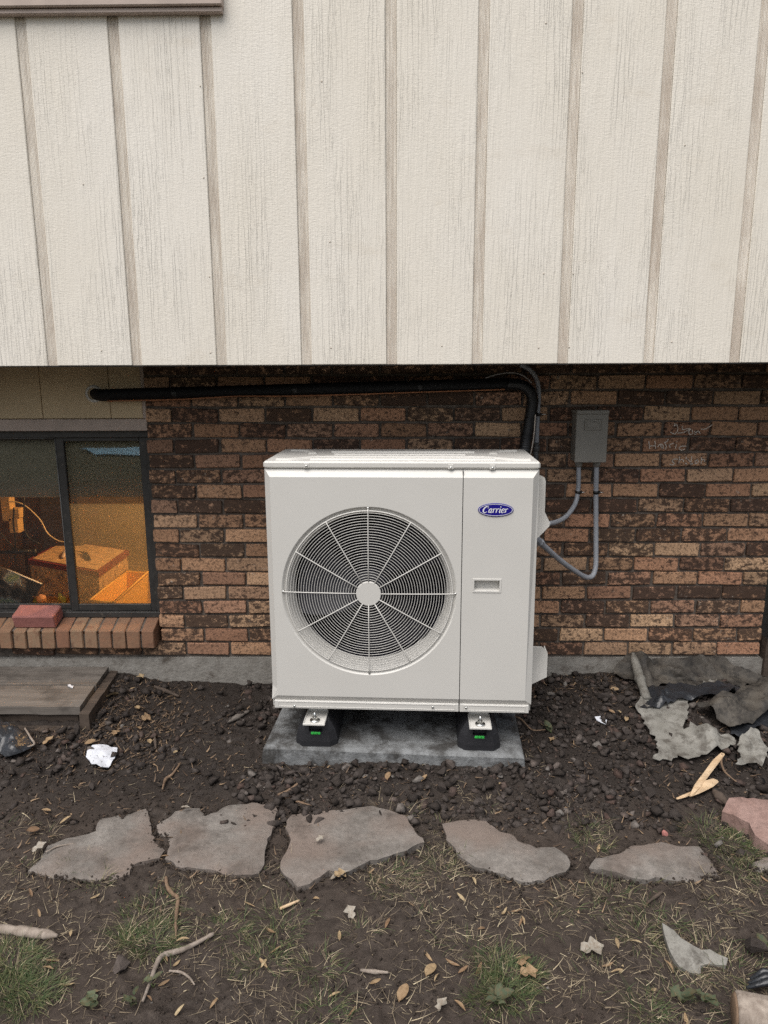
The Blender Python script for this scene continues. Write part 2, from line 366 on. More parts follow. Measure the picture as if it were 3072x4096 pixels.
def rock_mat(name='lava_rock', mul=1.0):
    t = NT(name); p = t.pos(); r = t.isl()
    c = t.ramp(r, [(0, (.024*mul, .019*mul, .0165*mul)), (.4, (.044*mul, .036*mul, .032*mul)), (.8, (.072*mul, .060*mul, .054*mul)), (.92, (.075*mul, .047*mul, .038*mul)), (1, (.18*mul, .165*mul, .15*mul))])
    c = t.mix(t.ramp(t.noise(p, 60, 4), [(.4, 0), (.7, .55)]), c, (.034, .026, .021)); return t.done(c, .9, t.bump(t.noise(p, 110, 4, .7), .9, .004), spec=.25)
def white_metal():
    t = NT('cream_white_paint'); p = t.pos(); c = t.mix(t.ramp(t.noise(p, 6, 3), [(.3, 0), (.7, 1)]), (.57, .556, .523), (.59, .576, .543))
    c = t.mix(t.ramp(t.noise(p, 90, 2), [(.735, 0), (.76, .35)]), c, (.4, .36, .3)); zz = t.n('MapRange', {0: t.n('SeparateXYZ', {0: p}).outputs[2], 1: .08, 2: .20, 3: .07, 4: .0}).outputs[0]
    c = t.mix(t.ramp(t.math('ADD', t.noise(p, 130, 3, .6), zz), [(.74, 0), (.80, .7)]), c, (.16, .125, .10))
    return t.done(c, t.ramp(t.noise(p, 9, 3), [(.3, .36), (.7, .46)]), t.bump(t.noise(p, 900, 1), .04, .0005), spec=.45)
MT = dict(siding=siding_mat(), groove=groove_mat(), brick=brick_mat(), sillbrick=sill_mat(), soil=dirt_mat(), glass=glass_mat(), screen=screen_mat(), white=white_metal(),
    mortar=plain('grey_mortar', (.125, .104, .088), .95, var=.35, sc=40, bump=.7, bsc=150, spec=.2, bd=.003),
    taupe=plain('taupe_trim_paint', (.45, .365, .315), .6, var=.1, bump=.2), cream=plain('cream_panel', (.60, .47, .30), .7, var=.08, sc=5, bump=.15, dirt=((.25, .18, .12), 6, .66)),
    nailhead=plain('painted_nail', (.52, .46, .39), .6), black=plain('black_soffit', (.012, .011, .010), .8), foam=foam_mat(), plastic=plain('black_plastic', (.010, .010, .011), .38, bump=.3, bsc=60),
    rubber=plain('black_rubber', (.016, .016, .019), .62, bump=.6, bsc=160, bd=.002), grey=plain('grey_enamel', (.225, .212, .188), .42, var=.04, bump=.08, bsc=500),
    conduit=plain('grey_conduit', (.30, .315, .345), .45, var=.06), dkconduit=plain('dark_grey_conduit', (.10, .10, .10), .45), cable=plain('white_cable', (.50, .44, .38), .5), gcable=plain('grey_cable', (.20, .19, .18), .5),
    copper=plain('copper_wire', (.30, .12, .05), .5), steel=plain('zinc_steel', (.62, .62, .60), .28, 1.0), dark=plain('dark_interior', (.004, .004, .012), .5), blade=plain('fan_blade', (.003, .003, .010), .6),
    navy=plain('navy_badge', (.010, .006, .20), .25, var=0), lettering=plain('white_lettering', (.78, .78, .80), .4, var=0), green=plain('green_level', (.06, .62, .10), .25, var=.1), lid=plain('black_line', (.01, .01, .01), .5),
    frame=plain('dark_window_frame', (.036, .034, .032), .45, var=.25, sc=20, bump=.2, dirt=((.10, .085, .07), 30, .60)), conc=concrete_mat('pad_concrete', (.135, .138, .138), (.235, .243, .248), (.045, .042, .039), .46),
    found=concrete_mat('foundation_concrete', (.20, .185, .165), (.30, .285, .26), (.09, .075, .062), .54, 9), rock=rock_mat(), rock2=rock_mat('pale_rock', 2.2),
    flag=stone_mat('flagstone', (.130, .115, .102), (.215, .196, .178), (.055, .044, .037), (.18, .14, .118)), sand=stone_mat('pink_sandstone', (.235, .15, .128), (.315, .215, .188), (.10, .072, .062)),
    wood=wood_mat('weathered_wood', (.105, .090, .077), (.175, .156, .138)), dwood=wood_mat('dark_wet_wood', (.05, .038, .03), (.10, .076, .06)), pale=wood_mat('split_pale_wood', (.50, .34, .20), (.66, .50, .33)),
    bark=wood_mat('grey_bark', (.17, .135, .11), (.34, .29, .245), (60, 60, 6)), brown=wood_mat('brown_twig', (.13, .085, .055), (.22, .15, .10), (50, 50, 8)),
    tarp=fabric_mat('grey_fabric', (.038, .033, .028), (.095, .083, .068), (.014, .0125, .0115)), tarp2=fabric_mat('pale_fabric', (.17, .162, .142), (.26, .25, .225), (.075, .066, .055)), bag=plain('black_bag', (.022, .024, .028), .33, var=.3, bump=.8, bsc=22, bd=.012, dirt=((.045, .040, .035), 30, .62)),
    paper=plain('white_paper', (.62, .64, .69), .7, var=.03, dirt=((.05, .04, .035), 110, .57)), pinkbrick=plain('pink_brick', (.31, .125, .108), .9, var=.15, sc=30, bump=.6, bd=.003, dirt=((.20, .11, .09), 30, .62)),
    clod=plain('soil_clod', (.040, .031, .0255), .95, var=.35, sc=60, spec=.2), grass=leafy('green_grass', [(0, (.028, .052, .018)), (.5, (.052, .085, .030)), (.8, (.095, .115, .048)), (1, (.20, .18, .09))]), straw=leafy('dry_straw', [(0, (.085, .064, .045)), (.5, (.22, .175, .12)), (.85, (.40, .33, .22)), (1, (.55, .47, .32))]),
    litter=leafy('brown_litter', [(0, (.05, .034, .024)), (.5, (.11, .075, .05)), (.85, (.19, .13, .085)), (1, (.32, .22, .13))]), seed=leafy('dry_seed', [(0, (.36, .22, .10)), (.6, (.50, .34, .16)), (1, (.55, .43, .22))]), tan=leaf_obj('tan_leaf', [(0, (.20, .125, .075)), (.5, (.30, .21, .12)), (1, (.38, .30, .18))]),
    gleaf=leaf_obj('green_leaf', [(0, (.045, .062, .034)), (1, (.085, .105, .058))]), greyleaf=leaf_obj('grey_leaf', [(0, (.27, .245, .205)), (1, (.34, .31, .265))]), chalk=plain('chalk', (.62, .55, .48), .9, var=.3, sc=90))
# ------------------------------------------------------------------ ground: one sheet, fine near the camera, out to the horizon
def axis(fine0, fine1, step, far0, far1):
    a = list(np.arange(fine0, fine1, step)); d = step
    x = a[-1]
    while x < far1: d *= 1.22; x += d; a.append(x)
    d = step; x = a[0]; b = []
    while x > far0: d *= 1.22; x -= d; b.append(x)
    return np.array(b[::-1]+a)
gx = axis(-1.85, 2.05, .0075, -900, 900); gy = axis(-1.95, .03, .0075, -900, 900)
GX, GY = np.meshgrid(gx, gy, indexing='ij'); GZ = gh(GX, GY)
nx, ny = GX.shape; idx = np.arange(nx*ny).reshape(nx, ny)
me = bpy.data.meshes.new('ground'); me.vertices.add(nx*ny); me.vertices.foreach_set('co', np.stack([GX, GY, GZ], -1).ravel())
q = np.stack([idx[:-1, :-1], idx[1:, :-1], idx[1:, 1:], idx[:-1, 1:]], -1).reshape(-1, 4)
me.loops.add(q.size); me.loops.foreach_set('vertex_index', q.ravel()); me.polygons.add(len(q))
me.polygons.foreach_set('loop_start', np.arange(0, q.size, 4)); me.polygons.foreach_set('loop_total', np.full(len(q), 4)); me.polygons.foreach_set('use_smooth', np.ones(len(q), bool))
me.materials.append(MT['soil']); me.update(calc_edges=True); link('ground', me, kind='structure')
# ------------------------------------------------------------------ upper wall of grooved boards
SY, SZ, SP, GX0, GW = -.521, 1.3568, .3048, -1.2012, .0368
wall = thing('siding_wall', 'cream wood-grain board siding of the overhanging upper storey', 'wall', (0, SY, SZ))
mb = MB(); mb.box(-4.2, 4.2, SY+.0125, SY+.06, SZ+.004, 3.4); mb.build('sheathing', MT['groove'], wall)
BOARDS = []
for i in range(-3, 14):
    x0 = GX0+SP*(i-1); x1 = GX0+SP*i-GW
    mb = MB(); mb.box(x0, x1, SY, SY+.012, SZ+random.uniform(-.0012, .0012), 3.35, .0022); b = mb.build('board', MT['siding'], wall); BOARDS.append((x0, x1, b))
    mb = MB(); g0 = x1+.0004; g1 = GX0+SP*i-.0004; n = 8; V = []; w = (g1-g0)/n    # fluted strip between the boards
    for k in range(n):
        for a, d in ((.0, .0088), (.28, .0062), (.72, .0062)): V.append((g0+(k+a)*w, SY+d))
    V.append((g1, SY+.0088)); m = len(V)
    mb.add([(a, d, SZ+.001) for a, d in V]+[(a, d, 3.34) for a, d in V], [(k, k+1, m+k+1, m+k) for k in range(m-1)])
    mb.add([(g0, SY+.0062, SZ+.0008), (g1, SY+.0062, SZ+.0008), (g1, SY+.0122, SZ+.0008), (g0, SY+.0122, SZ+.0008)], [(0, 3, 2, 1)])
    mb.build('groove_strip', MT['groove'], wall)
nm = MB(); nm.lathe([(0, -.0012), (.0022, -.0010), (.0032, .0003)], (0, 0, 0), 'y', 8); nail_me = nm.mesh('nail', MT['nailhead'])
nails = crop(0, 0, 1.08, [(438, 1515), (910, 1524), (905, 1195), (880, 768), (360, 797), (865, 372), (1430, 1503), (1425, 1045), (1390, 352)])+crop(1536, 0, 1.08, [(250, 1495), (668, 1503), (800, 1500), (690, 1182), (700, 100), (1300, 628), (1243, 1477), (857, 313), (817, 1183)])
for px, py in nails:
    p = aty(px, py, SY)
    for x0, x1, b in BOARDS:
        if x0 < p[0] < x1: link('nail', nail_me, b, loc=(p[0], -.0004, p[2]-SZ)); break
a = aty(883, 0, SY-.035)
tb = thing('trim_board', 'taupe painted trim board along the top left of the siding', 'trim board', (-1.6, SY, 2.48))
mb = MB(); mb.box(-2.6, -.545, SY-.036, SY-.0005, 2.494, 2.60, .003); mb.build('ledge', MT['taupe'], tb)
mb = MB(); mb.box(-2.6, -.548, SY-.024, SY-.0005, 2.478, 2.4925, .002); mb.build('drip_lip', MT['taupe'], tb)
mb = MB(); mb.box(-4.2, 4.2, SY+.0605, .6, SZ+.022, SZ+.05); mb.build('soffit', MT['black'], kind='structure')
mb = MB(); mb.box(-4.2, 4.2, SY+.004, SY+.02, SZ-.004, SZ+.0005); so_ = mb.build('flashing_strip', MT['black'], label='thin black flashing along the bottom edge of the siding', cat='flashing')
mb = MB(); mb.box(-4.2, 4.2, SY+.02, 5, 3.4, 3.5); mb.build('roof_slab', MT['taupe'], kind='structure')
# ------------------------------------------------------------------ brick wall
BZ, CO, BL, XL, XR = 1.3089, .0677, .2057, -1.078, 1.699
bw = thing('brick_wall', 'mottled brown and tan brick wall under the overhang', 'wall', (.3, 0, .02))
mb = MB(); mb.box(XL+.004, XR-.006, .0125, .10, .021, 1.385); mb.box(-3.2, XL+.004, .0125, .10, .021, .0868); mb.build('mortar', MT['mortar'], bw)
def brick_mesh(l, h, d, seed, name='brick', mat='brick', c=.0032):
    r = np.random.default_rng(seed); mb = MB(); mb.box(-l/2, l/2, 0, d, -h/2, h/2, c); V = mb.V[0]
    V += r.normal(0, .0014, V.shape); V[:, 2] += .0014*r.normal()*V[:, 0]/.1; return mb.mesh(name, MT[mat])
BM = [brick_mesh(BL-.0115, .0562, .05, k) for k in range(10)]
hid = MB(); singles = []
for i in range(-1, 19):
    zt = BZ-CO*i; ph = .1535 if i % 2 else .0641; x0 = XL if i < 18 else -3.2
    k0 = math.floor((x0-ph)/BL)
    for k in range(k0, k0+40):
        a, b = max(ph+BL*k, x0-.006), min(ph+BL*(k+1), XR+.006)
        if b-a < .035: continue
        xc, zc, l = (a+b)/2, zt-.0281, b-a
        if xc > XR or (i == 18 and xc < -1.75): continue
        px, py = project((xc, 0, zc)); pl, _ = project((a, 0, zc)); pr, _ = project((b, 0, zc))
        ok = -40 < px < 3110 and not (1085 < pl and pr < 2085 and 1840 < py < 2860) and zt < 1.375
        singles.append((ok, xc, zc, l, i, k))
vis = [s for s in singles if s[0]]
print('bricks in view', len(vis))
for n_, (ok, xc, zc, l, i, k) in enumerate(vis[:300] if len(vis) > 300 else vis):
    me = BM[(i*7+k*3) % 10]; o = link('brick', me, bw); sx = l/BL
    o.location = (xc-.3, random.uniform(-.0022, .0022), zc-.02+random.uniform(-.0008, .0008)); o.scale = (sx if sx < .97 else 1, 1, 1); o.rotation_euler = (0, random.gauss(0, .0035), random.gauss(0, .004))
for ok, xc, zc, l, i, k in [s for s in singles if not s[0]]+vis[300:]:
    hid.box(xc-l/2+.006, xc+l/2-.006, 0, .05, zc-.0281, zc+.0281, .003)
hid.build('brick_course', MT['brick'], bw, kind='stuff')
# chalk writing on three bricks
def chalk(name, label, strokes, ox, oy, s):
    mb = MB()
    for st in strokes:
        st = bez(st, 4) if len(st) > 2 else np.array(st, float)
        P = []
        for u, v in st:
            px, py = crop(ox, oy, s, [(u, v)])[0]; P.append(aty(px, py, -.0046))
        P = np.array(P); mb.ribbon(P[:, [0, 2]], .0036, (0, -.0046, 0), (1, 0, 0), (0, 0, 1))
    return mb.build(name, MT['chalk'], bw)
S = (2550, 1650, 4.74)
chalk('chalk_writing', '', [[(690, 215), (745, 235), (765, 300), (750, 370)], [(620, 370), (700, 410), (740, 370)], [(690, 260), (740, 215)], [(850, 255), (850, 320), (900, 320), (985, 300)], [(760, 390), (860, 380), (960, 335), (1000, 300)], [(1010, 310), (970, 370), (1000, 420), (1045, 395), (1040, 330)], [(1080, 350), (1110, 420)], [(1080, 420), (1150, 350), (1190, 405)], [(1200, 315), (1300, 310), (1420, 230)]], *S)
chalk('chalk_writing', '', [[(215, 540), (230, 690)], [(330, 535), (345, 690)], [(230, 635), (340, 630)], [(380, 650), (430, 600), (450, 660), (500, 680)], [(450, 590), (490, 640), (460, 680)], [(520, 580), (545, 640), (530, 700)], [(500, 580), (570, 540), (580, 500)], [(600, 600), (620, 670)], [(600, 610), (690, 580)], [(735, 600), (720, 690)], [(740, 550), (752, 560)], [(780, 680), (830, 640), (930, 640)], [(790, 690), (840, 715), (900, 690)]], *S)
chalk('chalk_writing', '', [[(770, 885), (690, 885), (655, 930), (700, 960), (660, 995), (610, 985)], [(800, 840), (785, 960)], [(790, 910), (850, 890), (875, 935)], [(930, 840), (915, 890)], [(905, 960), (940, 980)], [(1030, 830), (1010, 980), (1050, 960)], [(950, 880), (1040, 990)], [(1150, 895), (1095, 920), (1100, 970), (1150, 940), (1130, 880)], [(1215, 850), (1205, 975)], [(1200, 920), (1260, 890), (1275, 935)]], *S)
fw_ = thing('foundation_wall', 'grey concrete foundation strip below the brick wall', 'foundation', (0, 0, -.12))
mb = MB(); N = 140; xs = np.linspace(-3.2, 1.72, N); zs = np.linspace(-.35, .0195, 12); V = []
for x in xs:
    for z in zs: V.append((x, -.011+.007*float(fbm(x*1.0, z*3, 7, 3, 5)), z))
mb.add(V, [(i*12+j, (i+1)*12+j, (i+1)*12+j+1, i*12+j+1) for i in range(N-1) for j in range(11)], True)
mb.box(-3.2, 1.72, .0, .15, -.35, .0192); mb.build('concrete_face', MT['found'], fw_)
# ------------------------------------------------------------------ window recess: header panel, trim, sill bricks
hp = thing('header_panel', 'cream painted panel above the basement window, pipe passing through it', 'panel', (-1.6, 0, 1.13))
mb = MB()
for a, b in ((-3.2, -1.532), (-1.529, -1.232), (-1.229, -1.0895)): mb.box(a, b, .004, .03, 1.1335, 1.378, .0015)
mb.build('board', MT['cream'], hp)
mb = MB(); mb.box(-3.2, -1.0895, .02, .14, 1.083, 1.40); mb.build('backing', MT['cream'], hp)
mb = MB(); mb.box(-3.2, -1.0735, -.002, .022, 1.0795, 1.131, .002); mb.build('trim_rail', MT['taupe'], hp)
mb = MB(); mb.box(-1.0885, -1.0735, -.002, .0225, 1.1325, 1.378, .002); mb.build('trim_stile', MT['taupe'], hp)
mb = MB(); mb.lathe([(.026, -.003), (.036, -.004), (.040, .006)], (-1.297, .002, 1.24), 'y', 20)
mb.build('caulk_ring', MT['white'], hp)
sill = thing('brick_sill', 'sloping row of tan bricks on edge forming the window sill', 'window sill', (-1.5, .02, .085))
SM = []
for k in range(5):
    r = np.random.default_rng(50+k); mb = MB(); mb.box(-.0285, .0285, 0, .125, 0, .084, .0035); V = mb.V[0]; V += r.normal(0, .0012, V.shape)
    t_ = (V[:, 2] > .04); V[t_, 2] += V[t_, 1]*.36; SM.append(mb.mesh('brick', MT['sillbrick']))
for k in range(13):
    x = -1.122-.0655*k
    link('brick', SM[k % 5], sill, loc=(x+1.5, -.072+random.uniform(-.003, .003), random.uniform(-.002, .002)), rot=(0, random.gauss(0, .01), random.gauss(0, .012)))
mb = MB(); mb.box(-2.1, -1.098, -.040, .12, .083, .150); mb.add([(-2.1, -.044, .1665), (-1.098, -.044, .1665), (-1.098, .075, .209), (-2.1, .075, .209)], [(0, 1, 2, 3)]); mb.build('mortar', MT['mortar'], sill)
# ------------------------------------------------------------------ window
wn = thing('basement_window', 'dark framed sliding basement window with lit room behind', 'window', (-1.7, .06, .205))
YW = .06; FR = MT['frame']
mb = MB(); mb.box(-2.6, -1.0805, YW-.02, YW+.06, 1.046, 1.0785, .002); mb.build('head_rail', FR, wn)
mb = MB(); mb.box(-2.6, -1.0805, YW-.024, YW+.06, .2035, .2305, .002); mb.build('sill_rail', FR, wn)
mb = MB(); mb.box(-1.1005, -1.0805, YW-.02, YW+.06, .231, 1.0455, .002); mb.build('jamb', FR, wn)
def sash(name, x0, x1, z0, z1, y, w, screen=False):
    o = thing(name, '', '', (x0, y, z0)); del ROOT[o.name]; ROOT[o.name] = np.array(Matrix.Translation((-x0, -y, -z0))); o.parent = wn; o.location = (x0+1.7, y-.06, z0-.205)
    mb = MB(); mb.box(x0, x0+w, y, y+.02, z0, z1, .002); mb.box(x1-w, x1, y, y+.02, z0, z1, .002); mb.box(x0+w, x1-w, y+.0008, y+.0192, z1-w*.5, z1-.0003, .002); mb.box(x0+w, x1-w, y+.0008, y+.0192, z0+.0003, z0+w*.9, .002); mb.build('sash_frame', FR, o)
    mb = MB(); mb.add([(x0+w*.9, y+.010, z0+.004), (x1-w*.9, y+.010, z0+.004), (x1-w*.9, y+.010, z1-.004), (x0+w*.9, y+.010, z1-.004)], [(0, 1, 2, 3)]); mb.build('glass_pane', MT['glass'], o)
    if screen:
        mb = MB(); mb.add([(x0+w*.9, y+.016, z0+.004), (x1-w*.9, y+.016, z0+.004), (x1-w*.9, y+.016, z1-.004), (x0+w*.9, y+.016, z1-.004)], [(0, 1, 2, 3)]); mb.build('insect_screen', MT['screen'], o)
    return o
sash('sliding_sash', -1.510, -1.1005, .231, 1.0455, YW-.004, .034, True)
sash('fixed_sash', -2.6, -1.500, .231, 1.0455, YW+.022, .026)
mb = MB(); mb.tube([(-1.513, YW-.003, .236), (-1.513, YW-.003, 1.043)], .0022, 6); mb.tube([(-2.6, YW-.021, 1.0445), (-1.513, YW-.021, 1.0445)], .0018, 6); mb.build('weather_strip', plain('grey_strip', (.16, .16, .155), .5), wn)
# ------------------------------------------------------------------ lit room behind the window
woodw = wood_mat('room_wood', (.20, .10, .04), (.36, .20, .085), (30, 30, 3), .3); pw_ = plain('room_plaster', (.30, .22, .13), .9)
mb = MB(); mb.box(-3.4, -.5, .12, 2.8, -.06, -.02); mb.build('room_floor', pw_, kind='structure')
mb = MB(); mb.box(-3.4, -.5, .10, 2.8, 1.40, 1.43); mb.build('room_ceiling', pw_, kind='structure')
mb = MB(); mb.box(-3.4, -.5, 2.7, 2.8, -.02, 1.40); mb.build('room_wall_back', pw_, kind='structure')
mb = MB(); mb.box(-.6, -.5, .10, 2.7, -.02, 1.40); mb.build('room_wall_right', pw_, kind='structure')
mb = MB(); mb.box(-3.4, -3.3, .10, 2.7, -.02, 1.40); mb.build('room_wall_left', woodw, kind='structure')
mb = MB(); mb.box(-1.08, -.6, .101, .14, -.02, 1.40); mb.box(-3.3, -2.6, .03, .14, -.02, 1.40); mb.box(-3.3, -1.08, .101, .14, -.02, .2032); mb.build('room_wall_front', pw_, kind='structure')
for k in range(5):
    mb = MB(); x = -2.95+.19*k; mb.box(x, x+.18, 1.32+.02*(k % 2), 1.37, -.02, 1.3, .004); tag(mb.build('wood_panel', woodw), 'upright wooden panel at the back of the lit room', 'panel', 'wooden panels in the lit room')
bn = thing('workbench', 'bench top just inside the window carrying boxes', 'bench', (-1.9, .5, -.02))
mb = MB(); mb.box(-3.2, -.62, .145, 1.3, .025, .059, .003); mb.build('bench_top', woodw, bn)
for a in (-3.1, -.75):
    mb = MB(); mb.box(a, a+.08, 1.1, 1.18, -.02, .025); mb.build('leg', woodw, bn)
sh = thing('roller_shade', 'grey roller shade drawn partway down behind the glass', 'shade', (-1.8, .115, 1.04))
shm = NT('shade_cloth'); shm = shm.done((.30, .27, .215), .9); mb = MB(); mb.box(-2.58, -1.105, .112, .1145, .772, 1.05); mb.box(-2.58, -1.105, .109, .1175, .764, .7715, .002); mb.build('shade_cloth', shm, sh)
mb = MB(); mb.tube([(-2.58, .118, 1.06), (-1.10, .118, 1.06)], .016, 10); mb.build('shade_roll', shm, sh)
lp = bpy.data.lights.new('room_lamp_light', 'POINT'); lp.energy = 36; lp.color = (1, .60, .27); lp.shadow_soft_size = .06
lo = bpy.data.objects.new('room_lamp_light', lp); COL.objects.link(lo); lo.location = (-.86, .80, 1.16)
lm = thing('ceiling_lamp', 'warm lamp bulb glowing inside the basement room', 'lamp', (-.86, .80, 1.40))
em = NT('warm_bulb'); em.done((1, .6, .25), .5, Emission_Color=(1, .5, .16, 1), Emission_Strength=6.0)
mb = MB(); mb.lathe([(0.002, -.055), (.03, -.035), (.035, 0), (.02, .04), (.015, .05)], (-.86, .80, 1.27), 'z', 16); mb.build('bulb', em.m, lm)
mb = MB(); mb.tube([(-.86, .80, 1.315), (-.86, .80, 1.40)], .012, 8); mb.build('stem', MT['lid'], lm)
cb = thing('dark_cabinet', 'dark tall cabinet standing behind the window mullion', 'cabinet', (-1.98, 1.15, .06))
mb = MB(); mb.box(-2.10, -1.86, 1.02, 1.28, .06, 1.0, .004); mb.build('cabinet_body', plain('dark_cabinet_wood', (.05, .032, .022), .5), cb)
mb = MB(); mb.box(-2.095, -1.865, 1.008, 1.0195, .07, .98, .003); mb.build('door', plain('dark_cabinet_door', (.045, .03, .02), .5), cb)
shf = thing('wall_shelf', 'brown shelf board sloping across the back of the lit room', 'shelf', (-2.3, 1.25, .7)); mb = MB(); mb.box(-2.9, -2.11, 1.16, 1.31, .68, .70, .003); mb.build('shelf_board', woodw, shf)
mb = MB(); mb.box(-2.9, -2.88, 1.17, 1.30, .06, .68); mb.build('bracket', woodw, shf)
for k, (x, h_, cl, lb2) in enumerate(((-2.70, .16, (.45, .28, .12), 'amber jar'), (-2.52, .12, (.22, .05, .03), 'red tin'), (-2.36, .20, (.55, .42, .26), 'tall cream carton'))):
    mb = MB(); mb.lathe([(.001, 0), (.045, .001), (.047, h_*.8), (.035, h_*.93), (.035, h_), (.001, h_)], (x, 1.23, .7005), 'z', 16); mb.build('jar', plain('jar_%d' % k, cl, .35), label=lb2+' on the shelf at the back of the lit room', cat='container')
# boxes: corner pixels on a horizontal plane give the plan of each
w2 = (0, 2150, 2.5136)
def plan(pts, z): return [atz(*crop(*w2, [p])[0], z)[:2] for p in pts]
P0, P1, P2 = plan([(985, 345), (300, 222), (1278, 135)], .30); P3 = P1+P2-P0
bx = thing('red_lidded_crate', 'crate with dark red lid edge standing on the bench inside', 'crate', (P0[0], P0[1], .06))
def slabp(poly, z0, z1): mb = MB(); return mb.prism(poly, z0, z1, 'z')
slabp([P0, P2, P3, P1], .06, .275).build('body', plain('crate_card', (.52, .34, .17), .8, var=.2, sc=30, dirt=((.16, .10, .06), 22, .52)), bx)
slabp([P0*1.0+(P0-P3)*.02, P2+(P2-P1)*.02, P3+(P3-P0)*.02, P1+(P1-P2)*.02], .2752, .302).build('lid', plain('red_lid', (.16, .022, .02), .5), bx)
slabp([P0*1.0+(P3-P0)*.03, P2+(P1-P2)*.03, P3+(P0-P3)*.03, P1+(P2-P1)*.03], .3022, .306).build('lid_top', plain('lid_card', (.46, .30, .16), .8, var=.3, sc=25), bx)
for k, (t0, t1) in enumerate((((.3, .25), (.55, .6)), ((.2, .6), (.5, .75)))):
    a = P0+(P2-P0)*t0[0]+(P1-P0)*t0[1]; b = P0+(P2-P0)*t1[0]+(P1-P0)*t1[1]; mb = MB()
    c = (a+b)/2; mb.tube(bez([(a[0], a[1], .314), (c[0], c[1]+.03, .319), (b[0], b[1], .314)], 5), [.007+.006*math.sin(i*.55) for i in range(11)], 8); mb.build('hand_tool', MT['lid' if k == 0 else 'taupe'], label='dark handled tool lying on the crate lid' if k == 0 else 'tan handled tool lying on the crate lid', cat='tool')
A, B, Cc = plan([(1490, 350), (1150, 652), (1275, 338)], .235); D = B+(Cc-A)
tb_ = thing('storage_bin', 'open yellow plastic bin on the bench behind the right pane', 'bin', (A[0], A[1], .06))
ym = NT('yellow_plastic'); ym = ym.done((.85, .50, .12), .45, Subsurface_Weight=0.0)
cen = (A+B+Cc+D)/4; mb = MB(); ring = [A, B, D, Cc]
V = [(*p, .235) for p in ring]+[(*(cen+(p-cen)*.88), .062) for p in ring]+[(*(cen+(p-cen)*.965), .235) for p in ring]+[(*(cen+(p-cen)*.85), .068) for p in ring]
F = []
for i in range(4):
    j = (i+1) % 4; F += [(i, j, 4+j, 4+i), (8+i, 12+i, 12+j, 8+j), (i, 8+i, 8+j, j)]
F += [(4, 5, 6, 7), (12, 15, 14, 13)]; mb.add(V, F); mb.build('tub', ym, tb_)
mb = MB(); mb.tube([(*(cen+(p-cen)*1.0), .237) for p in ring], .006, 6, closed=True); mb.build('rim', ym, tb_)
mg = thing('magazine', 'printed magazine leaning against the inside of the left pane', 'magazine', (-1.72, .13, .2))
mgm = NT('magazine_print'); p = mgm.pos(); n = mgm.noise(p, 11, 2, .4, .6); cc = mgm.ramp(n, [(.36, (.030, .028, .026)), (.43, (.16, .12, .095)), (.5, (.36, .38, .36)), (.6, (.27, .34, .20)), (.7, (.46, .47, .46))], 'EASE'); mgm = mgm.done(cc, .5)
mp = [aty(*crop(*w2, [q])[0], .118) for q in [(-200, 690), (300, 690), (425, 470), (80, 325), (-200, 230)]]
mb = MB(); mb.add([(q[0], .116+.02*(q[2]-.2), q[2]) for q in mp]+[(q[0], .122+.02*(q[2]-.2), q[2]) for q in mp], [(0, 1, 2, 3, 4), (9, 8, 7, 6, 5)]+[(i, (i+1) % 5, (i+1) % 5+5, i+5) for i in range(5)]); mb.build('cover', mgm, mg)
mb = MB(); mb.tube([mp[2]+[0, -.003, .002], mp[3]+[0, -.003, .002]], .0035, 6); mb.build('page_edge', MT['lettering'], mg)
pc = thing('pine_cone', 'small brown spiky cone lying inside by the left pane', 'pine cone', (-1.585, .12, .2)); mb = MB(); pcv = aty(*crop(*w2, [(530, 625)])[0], .13)
for k in range(60):
    a = k*2.4; h = k/60; r = .028*math.sin(math.pi*(.12+.8*h)); d = np.array([math.cos(a), math.sin(a)*.6, .1]); o_ = pcv+np.array([(h-.5)*.075, 0, 0])+np.array([0, d[0], d[1]])*r
    mb.add([o_+np.array([0, .006, 0]), o_+np.array([.012, 0, .004])+np.array([0, d[0], d[1]])*.009, o_+np.array([0, -.006, 0]), o_+np.array([-.004, 0, -.005])], [(0, 1, 2), (0, 2, 3)])
mb.build('scales', MT['brown'], pc)
q = aty(*crop(*w2, [(415, 622)])[0], .125); mb = MB(); mb.lathe([(.001, -.024), (.018, -.018), (.024, 0), (.019, .017), (.001, .025)], q, 'z', 12); mb.build('dried_fruit', plain('peach_skin', (.48, .24, .12), .7), label='round peach coloured dried fruit inside the window', cat='fruit')
mb = MB()
for k, (u, v) in enumerate([(355, 630), (600, 610), (640, 640)]):
    q = aty(*crop(*w2, [(u, v)])[0], .128); mb.add([q+[-.012, 0, -.02], q+[.008, .004, -.02], q+[.012, .002, .02], q+[-.004, 0, .028]], [(0, 1, 2, 3)])
mb.build('artificial_leaves', plain('yellow_green_leaf', (.30, .30, .06), .5), label='yellow green leaves beside the pine cone inside the window', cat='leaves')
w1 = (0, 1720, 2.5136)
mb = MB(); mb.tube(bez([aty(*crop(*w1, [q])[0], .5) for q in [(60, 735), (130, 720), (250, 760), (400, 900), (480, 1040), (590, 1115), (680, 1130)]], 6), .0035, 6); mb.build('power_cord', plain('cream_cord', (.60, .46, .28), .5), label='cream power cord curving down inside the left pane', cat='cord')
for pts, lb in (([(140, 780), (135, 950), (155, 1100), (150, 1300)], 'thick black cable hanging inside the left pane'), ([(0, 1030), (60, 1100), (140, 1200), (160, 1330)], 'black cable sloping across the lower left pane'), ([(240, 680), (245, 900), (270, 1060), (400, 1150)], 'thin dark cable hanging and bending inside the left pane')):
    mb = MB(); mb.tube(bez([aty(*crop(*w1, [q])[0], .45) for q in pts], 6), .0042, 6); mb.build('black_cable', MT['lid'], label=lb, cat='cable')
